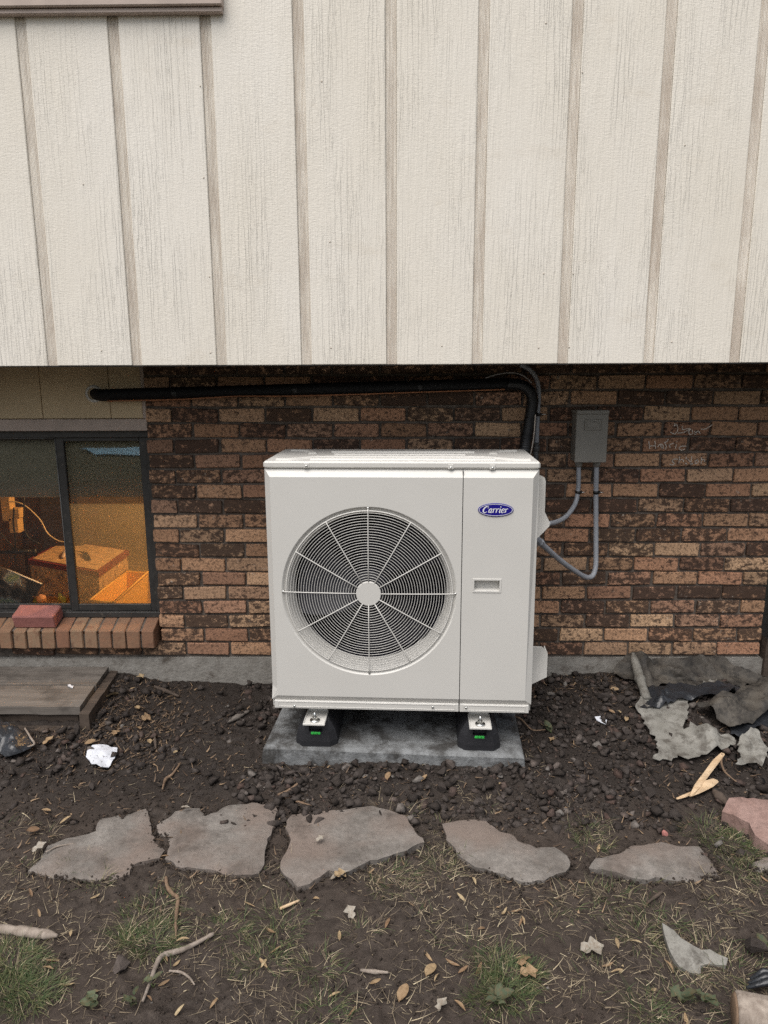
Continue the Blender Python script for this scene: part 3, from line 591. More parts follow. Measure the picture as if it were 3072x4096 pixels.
ct = thing('cable_clamp', 'black clamp arm reaching across the lit left pane', 'clamp', tuple(aty(*crop(*w2, [(160, 140)])[0], .42))); mb = MB()
mb.tube([aty(*crop(*w2, [q])[0], .42) for q in [(-60, 150), (60, 150), (170, 140), (350, 140)]], [.008, .009, .016, .009], 8); mb.build('arm', MT['lid'], ct)
mb = MB(); mb.tube([aty(*crop(*w2, [q])[0], .42) for q in [(345, 115), (355, 185)]], .009, 8); mb.build('knob', MT['lid'], ct)
for z_, (u, v), lb in ((0, (72, 760), 'tall tan wooden block on the wall inside'), (1, (165, 835), 'small cream outlet box inside the room'), (2, (155, 955), 'lower cream switch box inside the room')):
    q = aty(*crop(*w1, [(u, v)])[0], .92); mb = MB(); h = (.09, .028, .045)[z_]; mb.box(q[0]-.028, q[0]+.028, .90, .96, q[2]-h, q[2]+h, .004); mb.build('wall_box', plain('tan_box%d' % z_, (.58, .38, .17), .6), label=lb, cat='box')
# loose brick on the sill
lb_ = aty(*crop(*w2, [(360, 870)])[0], -.03)
PB = thing('loose_brick', 'loose pink brick lying on the window sill', 'brick', (lb_[0]-.001, .010, .1925), rz=R(-1)); PB.rotation_euler = (R(19), 0, R(-1))
mb = MB(); mb.box(-.098, .098, -.045, .045, 0, .066, .005); V = mb.V[0]; V += np.random.default_rng(3).normal(0, .0013, V.shape); mb.build('brick_body', MT['pinkbrick'], PB, world=False)
# ------------------------------------------------------------------ concrete pad
pad = thing('concrete_pad', 'grey concrete slab under the white heat pump', 'concrete slab', (-.003, -.638, -.155), R(-4))
mb = MB(); nu, nv = 120, 60
def padpt(u, v, e):
    return u, v, e
xs = np.linspace(-.5, .5, nu); ys = np.linspace(0, .60, nv); X, Y = np.meshgrid(xs, ys, indexing='ij')
ed = np.minimum(np.minimum(X+.5, .5-X), np.minimum(Y, .6-Y)); Z = .066-.012*np.clip(1-ed/.014, 0, 1)**2+fbm(X, Y, 14, 4, 71)*.003
idx = np.arange(nu*nv).reshape(nu, nv); mb.add(np.stack([X, Y, Z], -1).reshape(-1, 3), [(idx[i, j], idx[i+1, j], idx[i+1, j+1], idx[i, j+1]) for i in range(nu-1) for j in range(nv-1)], True)
rimi = [(i, 0) for i in range(nu)]+[(nu-1, j) for j in range(1, nv)]+[(i, nv-1) for i in range(nu-2, -1, -1)]+[(0, j) for j in range(nv-2, 0, -1)]
V = []; m = len(rimi); zl = np.linspace(0, 1, 7)
for t in zl:
    for i, j in rimi:
        x, y, z = X[i, j], Y[i, j], Z[i, j]; n = .006*fbm(x*1.0+y, t*.07+3, 30, 3, 77)*min(1, t*4); k = 1+(.008*math.sin(t*1.6))/.5
        V.append((x*k+n*(1 if x > 0 else -1), (y-.3)*k+.3+n*(-1 if y < .3 else 1), z*(1-t)-.05*t))
mb.add(V, [(r*m+i, (r+1)*m+i, (r+1)*m+(i+1) % m, r*m+(i+1) % m) for r in range(6) for i in range(m)], True)
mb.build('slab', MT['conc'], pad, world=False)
# ------------------------------------------------------------------ heat pump
UX, UY, UR, K = .0285, -.6225, R(-2.6), .03
hpmp = thing('heat_pump', 'cream white outdoor heat pump unit with round fan grille', 'heat pump', (UX, UY, K), UR)
WH = MT['white']
def loc(p):        # world -> unit coordinates
    d = np.asarray(p)-np.array([UX, UY, 0]); c, s = math.cos(UR), math.sin(UR)
    return np.array([c*d[0]+s*d[1], -s*d[0]+c*d[1], d[2]])
def upx(px, py, yl):   # pixel -> unit coordinates on the plane local y = yl
    n = np.array([-math.sin(UR), math.cos(UR), 0]); p0 = np.array([UX, UY, 0])+n*yl
    return loc(onplane(px, py, p0, n))
def ub(mb, name, mat=WH, parent=hpmp, **kw):
    for i, V in enumerate(mb.V): mb.V[i] = V-np.array([0, 0, K])
    return mb.build(name, mat, parent, world=False, **kw)
H = .4925
mb = MB(); mb.box(-H, -H+.004, .0305, .41, .067, .986); mb.box(H-.004, H, .0305, .41, .067, .986); mb.box(-H+.004, H-.004, .406, .4098, .067, .986)
mb.box(-H+.004, H-.004, .0305, .406, .0672, .072); mb.box(-H+.004, H-.004, .0305, .406, .98, .9855); ub(mb, 'cabinet')
mb = MB(); mb.box(-H+.006, H-.006, .30, .40, .075, .978); mb.box(-H+.0045, -H+.009, .031, .30, .075, .978); mb.box(.20, .2135, .035, .30, .075, .978); mb.box(-H+.01, .2, .033, .30, .0722, .078); mb.box(-H+.01, .2, .033, .3, .974, .9795); ub(mb, 'coil', MT['dark'])
FX, FZ, FRR = -.1155, .534, .323
x0, x1, z0, z1 = -.468, .2215, .121, .963
angs = sorted(set(list(np.linspace(0, 2*math.pi, 144, endpoint=False))+[math.atan2(z-FZ, x-FX) % (2*math.pi) for x in (x0, x1) for z in (z0, z1)]))
n = len(angs); ring = []; rect = []; outer = []
for a in angs:
    ca, sa = math.cos(a), math.sin(a); ring.append((FX+FRR*ca, 0, FZ+FRR*sa))
    t = min([(x1-FX)/ca if ca > 1e-9 else 9e9, (x0-FX)/ca if ca < -1e-9 else 9e9, (z1-FZ)/sa if sa > 1e-9 else 9e9, (z0-FZ)/sa if sa < -1e-9 else 9e9])
    x, z = FX+t*ca, FZ+t*sa; rect.append((x, 0, z)); e = 1e-6
    zo = z+((.99-z1) if abs(z-z1) < e else (-.021) if abs(z-z0) < e else (z-FZ)*.03)
    xo = x+((-H-x0) if abs(x-x0) < e else 0)
    zo = .99 if abs(z-z1) < e else .100 if abs(z-z0) < e else z
    outer.append((xo, .012 if abs(z-z0) < e else .030, zo))
mb = MB(); mb.add(ring+rect, [(i, (i+1) % n, n+(i+1) % n, n+i) for i in range(n)]); mb.add(rect+outer, [(i, (i+1) % n, n+(i+1) % n, n+i) for i in range(n)])
mb.lathe([(FRR, 0), (.3205, .0015), (.3175, .007), (.313, .0115), (.307, .0125), (.302, .017), (.296, .028), (.290, .045), (.2865, .070), (.286, .085)], (FX, 0, FZ), 'y', 120); fp = ub(mb, 'fan_panel')
mb = MB(); mb.lathe([(.2868, .0852), (.288, .19)], (FX, 0, FZ), 'y', 72)
ub(mb, 'fan_shroud', MT['dark'])
# service panel with recessed handle
s0, s1 = .2245, .468; hx0, hx1, hz0, hz1 = .269, .361, .5475, .5875
mb = MB()
def quadY(x0, x1, z0, z1, y=0): mb.add([(x0, y, z0), (x1, y, z0), (x1, y, z1), (x0, y, z1)], [(0, 1, 2, 3)])
Zt = .963
quadY(s0, s1, hz1, Zt); quadY(s0, s1, .121, hz0); quadY(s0, hx0, hz0, hz1); quadY(hx1, s1, hz0, hz1)
mb.add([(s0, 0, Zt), (s1, 0, Zt), (H, .03, .99), (s0, .03, .99)], [(0, 1, 2, 3)]); mb.add([(s1, 0, .121), (s1, 0, Zt), (H, .03, .99), (H, .012, .10)], [(0, 3, 2, 1)])
mb.add([(s0, 0, .121), (s1, 0, .121), (H, .012, .10), (s0, .012, .10)], [(0, 3, 2, 1)]); mb.add([(s0, 0, .121), (s0, 0, Zt), (s0, .03, .99), (s0, .012, .10)], [(0, 1, 2, 3)])
sp_ = ub(mb, 'service_panel')
mb = MB(); mb.add([(hx0, 0, hz0), (hx1, 0, hz0), (hx1, 0, hz1), (hx0, 0, hz1), (hx0, .028, hz0+.006), (hx1, .028, hz0+.006), (hx1, .028, hz1), (hx0, .028, hz1)], [(4, 5, 6, 7), (0, 1, 5, 4), (1, 2, 6, 5), (2, 3, 7, 6), (3, 0, 4, 7)])
for a in ((hx0-.006, hx1+.006, hz0-.006, hz0+.0005), (hx0-.006, hx1+.006, hz1-.0005, hz1+.006), (hx0-.006, hx0+.0005, hz0+.0006, hz1-.0006), (hx1-.0005, hx1+.006, hz0+.0006, hz1-.0006)): mb.box(a[0], a[1], -.0022, .001, a[2], a[3], .0006)
ub(mb, 'handle_recess')
mb = MB(); mb.box(.2218, .2242, .006, .03, .10, .985); ub(mb, 'panel_gap_shade', MT['lid'])  # dark strip stands for the shade in the gap between the panels
# bottom rails, cap
for a, b, nm_ in ((-.482, .2213, ''), (.2247, .484, '')):
    mb = MB(); mb.box(a, b, .004, .0304, .0668, .0995, .002)
    e = .014
    for q in ((a+e, b-e, .0935, .0955), (a+e, b-e, .0740, .0760), (a+e, a+e+.002, .0762, .0933), (b-e-.002, b-e, .0762, .0933)): mb.box(q[0], q[1], .0024, .005, q[2], q[3], .0005)
    ub(mb, 'bottom_rail')
mb = MB(); mb.box(-.4945, .4945, .018, .418, .9915, 1.0175, .006)
cap = ub(mb, 'top_cover')
def flat_rib(pts, w, h):
    P = bez(pts, 8) if len(pts) > 2 else np.array(pts, float); mb = MB(); nP = len(P); T = np.gradient(P, axis=0); T /= np.linalg.norm(T, axis=1)[:, None]; N = np.stack([-T[:, 1], T[:, 0]], 1)
    V = []
    for (a, b) in ((1, 0), (.72, h), (-.72, h), (-1, 0)):
        V += [(p[0]+n_[0]*w*a, p[1]+n_[1]*w*a, 1.0172+b) for p, n_ in zip(P, N)]
    mb.add(V, [(r*nP+i, r*nP+i+1, (r+1)*nP+i+1, (r+1)*nP+i) for r in range(3) for i in range(nP-1)], True); mb.add(V, [(0, nP, 2*nP, 3*nP), (nP-1, 4*nP-1, 3*nP-1, 2*nP-1)])
    return ub(mb, 'rib', WH, cap)
flat_rib([(-.33, .075), (.34, .075)], .016, .006); flat_rib([(-.28, .30), (.28, .30)], .018, .006); flat_rib([(-.26, .22), (.24, .22)], .014, .005)
flat_rib([(-.455, .07), (-.40, .075), (-.36, .11), (-.30, .14), (-.15, .145), (.15, .145), (.30, .14), (.36, .11), (.41, .075), (.465, .07)], .020, .006)
flat_rib([(-.45, .36), (-.40, .35), (-.36, .31), (-.35, .25)], .018, .005); flat_rib([(.45, .36), (.40, .35), (.36, .31), (.35, .25)], .018, .005)
scm = MB(); scm.lathe([(0, -.0055), (.003, -.0052), (.0048, -.0035), (.0052, 0)], (0, 0, 0), 'y', 12); screw = scm.mesh('screw', MT['steel'])
def scr(p, parent=hpmp): return link('screw', screw, parent, loc=(p[0], p[1], p[2]-K))
c4 = (1000, 1700, 1.2762)
for u, v in ((288, 208), (1025, 216), (1238, 217)):
    q = upx(*crop(*c4, [(u, v)])[0], .018); mb = MB(); mb.box(q[0]-.010, q[0]+.010, .0160, .0185, q[2]-.007, q[2]+.010, .0012); ub(mb, 'screw_tab', WH, cap); scr((q[0], .0162, q[2]-.001), cap)
for a in range(4):
    an = math.pi/2*a; scr((FX+.3175*math.cos(an), .005, FZ+.3175*math.sin(an)))
for u, v in ((227, 1434), (933, 1440), (1103, 1443)):
    q = upx(*crop(*c4, [(u, v)])[0], .004); scr((q[0], .0042, q[2]))
# grille
gr = thing('fan_grille', '', ''); gr.parent = hpmp; gr.location = (0, 0, 0)
def gy_(r): return -.008+.010*(r/.308)**2
mb = MB(); r = .0535
while r < .304:
    mb.tube([(FX+r*math.cos(a), gy_(r), FZ+r*math.sin(a)) for a in np.linspace(0, 2*math.pi, 96, endpoint=False)], .00105, 6, closed=True); r += .00985
ub(mb, 'wire_ring', WH, gr, kind='stuff')
mb = MB(); mb.tube([(FX+.3065*math.cos(a), .0035, FZ+.3065*math.sin(a)) for a in np.linspace(0, 2*math.pi, 128, endpoint=False)], .0027, 8, closed=True); ub(mb, 'outer_ring', WH, gr)
for k in range(12):
    an = math.pi/6*k; ca, sa = math.cos(an), math.sin(an); rs = [.04, .12, .2, .27, .302, .308 if k % 3 else .316]
    mb = MB(); mb.tube([(FX+q*ca, gy_(q)-.0028 if q < .305 else (.004 if k % 3 else .001), FZ+q*sa) for q in rs], .00215, 6); ub(mb, 'spoke', WH, gr)
mb = MB(); mb.lathe([(0.0005, -.0125), (.0445, -.0125)], (FX, 0, FZ), 'y', 40, sm=False); mb.lathe([(.0445, -.0125), (.046, -.0112), (.046, -.002)], (FX, 0, FZ), 'y', 40); ub(mb, 'hub_cap', WH, gr)
fan = thing('fan', '', ''); fan.parent = hpmp; fan.location = (0, 0, 0)
mb = MB(); mb.lathe([(.001, .045), (.055, .05), (.07, .07), (.07, .14)], (FX, 0, FZ), 'y', 24); ub(mb, 'fan_hub', MT['blade'], fan)
for b in range(3):
    mb = MB(); a0 = 2*math.pi*b/3+.5; V = []
    for i in range(10):
        r = .066+.212*i/9; w = 1.5-.35*i/9
        for j in range(9):
            t = j/8; a = a0+w*(t-.2*i/9); V.append((FX+r*math.cos(a), .135-.075*t+.02*math.sin(t*3.1), FZ+r*math.sin(a)))
    mb.add(V, [(i*9+j, i*9+j+1, i*9+10+j, i*9+9+j) for i in range(9) for j in range(8)], True); ub(mb, 'fan_blade', MT['blade'], fan)
# oval badge with lettering
bd = thing('badge', '', ''); bd.parent = hpmp; bd.location = (0, 0, 0)
bc = upx(*crop(*c4, [(1254, 433)])[0], 0); ba, bb = .0625, .0242
def ell(a, b, y, n=56): return [(bc[0]+a*math.cos(2*math.pi*k/n), y, bc[2]+b*math.sin(2*math.pi*k/n)) for k in range(n)]
mb = MB(); e1, e2 = ell(ba, bb, 0), ell(ba, bb, -.0028); e3 = ell(ba-.002, bb-.002, -.0036); n = 56
mb.add(e1+e2+e3, [(r*n+i, r*n+(i+1) % n, (r+1)*n+(i+1) % n, (r+1)*n+i) for r in range(2) for i in range(n)]); mb.add(e3, [list(range(n))]); ub(mb, 'plate', MT['navy'], bd)
mb = MB(); a_, b_ = ell(ba-.0030, bb-.0030, -.0041), ell(ba-.0046, bb-.0044, -.0041); mb.add(a_+b_, [(i, (i+1) % n, n+(i+1) % n, n+i) for i in range(n)]); ub(mb, 'white_line', MT['lettering'], bd)
# italic serif letters, drawn as pen strokes (x, y, width); x-height 1
LET = {
 'C': (1.28, [[(1.02, 1.05, .12), (1.04, 1.35, .13), (.80, 1.50, .16), (.42, 1.36, .24), (.14, .88, .30), (.10, .40, .30), (.34, .06, .22), (.66, .02, .15), (.96, .26, .10)], [(1.03, 1.52, .10), (1.02, 1.2, .12), (.99, 1.02, .06)]]),
 'a': (.86, [[(.62, .84, .12), (.42, .98, .14), (.16, .72, .22), (.10, .28, .23), (.24, .03, .16), (.44, .18, .10), (.60, .62, .10)], [(.66, 1.0, .22), (.60, .55, .23), (.56, .12, .21), (.66, .02, .15), (.82, .16, .08)]]),
 'r': (.72, [[(.0, .82, .08), (.14, .95, .13), (.22, .90, .20)], [(.24, .98, .22), (.20, .5, .23), (.16, .02, .23)], [(.22, .55, .08), (.36, .88, .11), (.52, .98, .15), (.62, .86, .19)], [(.04, .04, .08), (.30, .04, .08)]]),
 'i': (.50, [[(.0, .82, .08), (.14, .95, .13), (.22, .90, .2)], [(.24, .98, .22), (.20, .45, .23), (.18, .10, .21), (.28, .02, .14), (.42, .14, .08)], [(.20, 1.30, .24), (.21, 1.50, .26)]]),
 'e': (.78, [[(.10, .42, .10), (.42, .50, .12), (.62, .72, .15), (.54, .95, .15), (.34, .97, .15), (.12, .66, .23), (.10, .26, .24), (.26, .03, .17), (.46, .04, .13), (.68, .24, .08)]])}
mb = MB(); cx = 0; sc = .0150; wt_ = sum(LET[c][0] for c in 'Carrier'); asp = .0885/(wt_*sc)
for ch in 'Carrier':
    adv, sts = LET[ch]
    for st in sts:
        st = np.array(st); c3 = bez([(a, b, w) for a, b, w in st], 6) if len(st) > 2 else st
        xy = np.stack([(cx+c3[:, 0]+.22*c3[:, 1])*sc*asp, c3[:, 1]*sc], 1)
        mb.ribbon(xy, c3[:, 2]*sc*.98, (bc[0]-.0472, -.0041, bc[2]-.0098), (1, 0, 0), (0, 0, 1))
    cx += adv
ub(mb, 'lettering', MT['lettering'], bd)
# side cover over the wiring, and open pipe cover at the bottom right
def bevel(o, w, seg=3):
    m = o.modifiers.new('soft_edges', 'BEVEL'); m.width = w; m.segments = seg; m.limit_method = 'ANGLE'; m.angle_limit = R(30)
    for p in o.data.polygons: p.use_smooth = True
    return o
c6 = (2050, 1850, 4.427); yl = .10
pts = [upx(*crop(*c6, [q])[0], yl) for q in [(485, 250), (548, 285), (562, 340), (546, 880), (634, 1070), (625, 1120), (440, 1310)]]
poly = [(H-.001, pts[0][2])]+[(p[0], p[2]) for p in pts]+[(H-.001, pts[-1][2]-.004)]
mb = MB(); mb.prism(poly, yl, yl+.17); bevel(ub(mb, 'wiring_cover'), .009, 3)
c7 = (2080, 2500, 7.373); yl = .12
pp = [upx(*crop(*c7, [q])[0], yl) for q in [(300, 640), (650, 660), (790, 790), (805, 860), (775, 1530), (275, 1810)]]
poly = [(H-.002, pp[0][2])]+[(p[0], p[2]) for p in pp[1:5]]+[(H-.002, pp[5][2])]
pcv = thing('pipe_cover', '', ''); pcv.parent = hpmp; pcv.location = (0, 0, 0)
mb = MB(); mb.prism(poly, yl, yl+.004); bevel(ub(mb, 'cover_front', WH, pcv), .0015, 2)
xr = pp[3][0]; zt = pp[2][2]
mb = MB(); mb.prism([(yl+.0045, zt), (yl+.05, zt+.004), (yl+.075, pp[4][2]+.02), (yl+.06, pp[4][2]), (yl+.0045, pp[4][2])], xr-.006, xr-.002, 'x'); ub(mb, 'cover_side', WH, pcv)
# feet
mount = []
for q, ul in (((1230, 2855), -.328), ((1918, 2866), .307)):
    ft = thing('mounting_foot', '', ''); ft.parent = hpmp; ft.location = (0, 0, 0); u = upx(*crop(1150, 2820, 5.53, [(592, 250)])[0], -.02)[0] if ul < 0 else upx(*crop(1000, 2800, 1.3825, [(1275, 100)])[0], -.02)[0]
    mb = MB(); w = .0415
    mb.prism([(u-w, .0195), (u-w, .0265), (u-w+.003, .0285), (u-w+.004, .0235), (u+w-.004, .0235), (u+w-.003, .0285), (u+w, .0265), (u+w, .0195)], -.036, .075)
    mb.box(u-w, u+w, -.0395, -.0362, .0192, .0268, .0012); mb.box(u-w+.004, u+w-.004, .0755, .079, .0195, .067); ub(mb, 'foot_plate', WH, ft)
    mb = MB(); mb.lathe([(0.001, .0285), (.019, .0285), (.019, .0245), (.002, .0245)], (u, -.008, 0), 'z', 24); ub(mb, 'washer', MT['steel'], ft)
    mb = MB(); mb.lathe([(0.001, .040), (.010, .040), (.0105, .0295), (.001, .0295)], (u, -.008, 0), 'z', 6, sm=False); ub(mb, 'nut', MT['steel'], ft)
    mb = MB(); mb.lathe([(0.001, .058), (.0045, .0575), (.0045, .0405)], (u, -.008, 0), 'z', 12); ub(mb, 'bolt', MT['steel'], ft)
    mount.append(u)
# ------------------------------------------------------------------ rubber blocks
for k, u in enumerate(mount):
    c, s = math.cos(UR), math.sin(UR); b = thing('rubber_block', 'black rubber mounting block under the fan side of the heat pump' if k == 0 else 'black rubber mounting block under the badge side of the heat pump', 'mounting block', (UX+c*u-s*0, UY+s*u+c*0, -.0885), UR, 'black rubber blocks under the heat pump')
    mb = MB(); L = []
    for z, hw, y0, ch in ((0, .081, .000, .026), (.022, .081, .000, .026), (.060, .073, .004, .024), (.107, .049, .012, .016)):
        L.append([(-hw, y0+ch, z), (-hw+ch, y0, z), (-.026, y0, z), (.026, y0, z), (hw-ch, y0, z), (hw, y0+ch, z), (hw, .42-ch, z), (hw-ch, .42, z), (-hw+ch, .42, z), (-hw, .42-ch, z)])
    n = 10; V = [p for l in L for p in l]; F = [(r*n+i, r*n+(i+1) % n, (r+1)*n+(i+1) % n, (r+1)*n+i) for r in range(3) for i in range(n) if not (r == 2 and i == 2)]
    F += [list(range(3*n, 4*n)), list(range(n-1, -1, -1))]; mb.add(V, F)
    # recess holding the level
    a = [L[2][2], L[2][3], L[3][3], L[3][2]]; d = [(p[0], p[1]+.022, p[2]) for p in a]; mb.add(a+d, [(4, 5, 6, 7), (0, 1, 5, 4), (1, 2, 6, 5), (2, 3, 7, 6), (3, 0, 4, 7)])
    mb.build('block_body', MT['rubber'], b, world=False)
    mb = MB(); mb.box(-.0185, .0185, .0005, .012, .049, .0595, .002); mb.build('level_vial', MT['green'], b, world=False)
    mb = MB(); mb.box(-.007, -.0055, -.0002, .0008, .050, .0585); mb.box(.0055, .007, -.0002, .0008, .050, .0585); mb.build('level_marks', MT['rubber'], b, world=False)
# ------------------------------------------------------------------ pipes, conduits, cables on the brick wall
c8 = (1950, 1440, 5.268)
ls = thing('refrigerant_line', 'thick black insulated pipe running along the top of the brick wall', 'pipe', (-1.297, -.01, 1.24))
pth = [np.array([-1.297, .02, 1.24]), aty(398, 1580, -.018), aty(425, 1580, -.048), aty(520, 1577, -.055), aty(900, 1567, -.055), aty(1400, 1553, -.055), aty(1900, 1540, -.055), aty(2040, 1537, -.055)]
mb = MB(); mb.tube(bez(pth, 10), .0255, 16); mb.build('foam_sleeve', MT['foam'], ls)
pd = bez([aty(2030, 1537, -.060), aty(2085, 1541, -.064), aty(2118, 1565, -.066), aty(*crop(*c8, [(945, 850)])[0], -.07), aty(*crop(*c8, [(910, 1150)])[0], -.075), aty(*crop(*c8, [(835, 1550)])[0], -.09), aty(*crop(*c8, [(785, 1900)])[0], -.11), aty(2085, 2000, -.13), aty(2090, 2300, -.14), aty(2100, 2600, -.15)], 34)
rr = .0245+.0014*np.sin(np.arange(len(pd))*2.1); rr[0] = .022
mb = MB(); mb.tube(pd, rr, 14); mb.build('corrugated_sleeve', MT['plastic'], ls)
for px in (700, 1180, 1680):
    q = aty(px, 1577-(px-520)*.0263, -.055); mb = MB(); mb.tube([(q[0]-.012, q[1], q[2]), (q[0]+.012, q[1], q[2]+.0004)], .0264, 16); mb.build('pipe_strap', MT['plastic'], ls)
mb = MB(); mb.tube(bez([aty(u, v, -.078) for u, v in [(430, 1604), (700, 1598), (950, 1585), (1150, 1584), (1400, 1578), (1700, 1568), (1950, 1560), (2020, 1557)]], 8), .0032, 6); mb.build('copper_wire', MT['copper'], label='thin orange copper coloured wire sagging under the black pipe', cat='wire')
mb = MB(); mb.tube(bez([aty(u, v, -.085) for u, v in crop(*c8, [(-40, 380), (150, 315), (400, 270), (600, 275), (760, 335), (870, 420), (930, 480)])], 6), .0030, 6); mb.build('thin_grey_cable', MT['gcable'], label='thin grey cable arching above the corner of the black pipe', cat='cable')
gc = thing('vertical_conduit', 'grey electrical conduit dropping from the soffit behind the heat pump', 'conduit', tuple(aty(2150, 1840, -.05)))
P = bez([aty(*crop(*c8, [q])[0], -.03) for q in [(700, 110), (800, 145), (930, 240), (1030, 400), (1075, 600), (1080, 850), (1062, 1130), (1045, 1450), (1035, 1750)]], 8)
mb = MB(); mb.tube(P, .0098, 10); mb.build('rigid_pipe', MT['gcable'] if 0 else MT['conduit'], gc)
q = [aty(*crop(*c8, [p])[0], -.03) for p in [(1034, 1740), (1030, 1800), (1030, 1810), (1024, 1925)]]
mb = MB(); mb.tube([q[0], q[1], q[2], q[3]], [.0115, .0115, .0145, .0145], 10); mb.build('coupling', MT['dkconduit'], gc)
P = bez([aty(*crop(*c8, [p])[0], -.03) for p in [(1024, 1900), (1015, 2100), (1000, 2300), (960, 2600)]], 14); mb = MB(); mb.tube(P, .0115+.0012*np.sin(np.arange(len(P))*2.0), 10); mb.build('flexible_end', MT['dkconduit'], gc)
def clamp(parent, c, r, ex):
    mb = MB(); mb.tube([(c[0], c[1], c[2]-.007), (c[0], c[1], c[2]+.007)], r+.0022, 12); mb.box(c[0]+r, c[0]+r+.010, c[1]-.003, c[1]+.012, c[2]-.006, c[2]+.006, .001); o = mb.build('clamp', MT['lid'], parent)
    mb = MB(); mb.tube([(c[0]+r+.004, c[1]-.006, c[2]), (c[0]+r+ex, c[1]-.004, c[2]+.002)], .0022, 6); mb.build('screw', MT['steel'], o)
    return o
clamp(gc, aty(*crop(*c8, [(1063, 1148)])[0], -.03), .0098, .030)
mb = MB(); mb.tube(bez([aty(*crop(*c8, [q])[0], -.12) for q in [(1010, 1150), (1000, 1300), (975, 1600), (945, 1800), (905, 1980), (885, 2060), (860, 2150)]], 6), .0026, 6); mb.build('white_cable', MT['cable'], label='thin white cable hanging beside the black corrugated pipe', cat='cable')
# disconnect box
c9 = (2000, 1440, 2.304); yb = -.095
TL, TR, BR, BLc = [aty(*crop(*c9, [q])[0], yb) for q in [(712, 465), (1012, 460), (972, 945), (686, 945)]]
bx0, bx1, bz0, bz1 = (TL[0]+BLc[0])/2, (TR[0]+BR[0])/2, (BLc[2]+BR[2])/2, (TL[2]+TR[2])/2
db = thing('disconnect_box', 'grey metal electrical disconnect box mounted on the brick wall', 'electrical box', ((bx0+bx1)/2, 0, bz0))
mb = MB(); mb.box(bx0+.003, bx1-.003, yb+.006, -.0035, bz0+.002, bz1-.004, .002); mb.build('box_body', MT['grey'], db)
mb = MB(); mb.box(bx0, bx1, yb, yb+.0055, bz0, bz1-.016, .0015); mb.box(bx0-.001, bx1+.001, yb-.006, -.0035, bz1-.0158, bz1, .002); cv = mb.build('box_cover', MT['grey'], db)
E0, E1 = aty(*crop(*c9, [(775, 650)])[0], yb), aty(*crop(*c9, [(938, 545)])[0], yb)
mb = MB(); mb.box(E0[0], E1[0], yb-.0035, yb+.001, E0[2], E1[2], .0032); mb.box(E0[0]+.009, E1[0]-.009, yb-.0050, yb-.003, E0[2]+.010, E1[2]-.010, .0018); mb.build('embossed_plate', MT['grey'], cv)
mb = MB(); mb.box((bx0+bx1)/2-.006, (bx0+bx1)/2+.006, yb-.003, yb, bz0+.001, bz0+.005); mb.build('latch', MT['dkconduit'], cv)
h1, h2 = aty(*crop(*c9, [(724, 965)])[0], -.05), aty(*crop(*c9, [(890, 965)])[0], -.05)
for h in (h1, h2):
    mb = MB(); mb.lathe([(.012, bz0+.002), (.0165, bz0), (.0165, bz0-.014), (.013, bz0-.024), (.0108, bz0-.0245)], (h[0], h[1], 0), 'z', 16); mb.build('hub', MT['grey'], db)
S1 = np.array([h1[0], h1[1], bz0-.02]); S2 = np.array([h2[0], h2[1], bz0-.02])
P = bez([S1]+[aty(*crop(*c9, [q])[0], y) for q, y in [((724, 1080), -.046), ((718, 1205), -.040), ((690, 1330), -.06), ((610, 1440), -.13), ((520, 1492), -.22), ((445, 1508), -.30)]], 14)
w_ = thing('flexible_conduit', 'shorter grey flexible conduit from the box curving to the side cover', 'conduit', tuple(P[-1]), group='grey flexible conduits below the disconnect box')
mb = MB(); mb.tube(P, .0102+.0004*np.sin(np.arange(len(P))*2.2), 12); mb.build('hose', MT['conduit'], w_)
clamp(w_, aty(*crop(*c9, [(718, 1220)])[0], -.040), .0102, .022)
P = bez([S2]+[aty(*crop(*c9, [q])[0], y) for q, y in [((887, 1080), -.046), ((884, 1220), -.040), ((884, 1500), -.045), ((884, 1780), -.06), ((880, 1910), -.075), ((850, 1990), -.09), ((790, 2000), -.115), ((700, 1950), -.16), ((560, 1850), -.24), ((440, 1745), -.32), ((362, 1672), -.37)]], 14)
w_ = thing('flexible_conduit', 'longer grey flexible conduit looping low from the box to the unit', 'conduit', tuple(P[-1]), group='grey flexible conduits below the disconnect box')
mb = MB(); mb.tube(P, .0112+.0003*np.sin(np.arange(len(P))*2.2), 12); mb.build('hose', MT['conduit'], w_)
clamp(w_, aty(*crop(*c9, [(884, 1220)])[0], -.040), .0108, .022)
e = P[-1]; d = P[-1]-P[-6]; d /= np.linalg.norm(d); mb = MB(); mb.tube([e-d*.022, e-d*.004, e-d*.003, e+d*.030], [.0150, .0165, .0145, .0145], 8, sm=False); mb.build('connector', MT['conduit'], w_)
for i_, (px, py) in enumerate(((572, 1478), (1722, 1484))):
    q = aty(px, py, -.30); mb = MB(); mb.box(q[0]-.008, q[0]+.008, -.305, -.285, SZ+.002, SZ+.022, .002); mb.build('soffit_clip', MT['steel'], label='small grey metal clip on the soffit above the window' if i_ == 0 else 'small grey metal clip on the soffit above the heat pump', cat='clip', group='metal clips under the soffit')
# brown timber end post past the brick corner
q = aty(3046, 2560, .0); tp = MB(); tp.prism([(1.712, -.06), (1.712, .125), (1.80, .06), (1.80, -.06)], -.03, .03); tp.build('timber_end', MT['dwood'], label='dark brown timber end standing at the right corner of the brick wall', cat='timber')
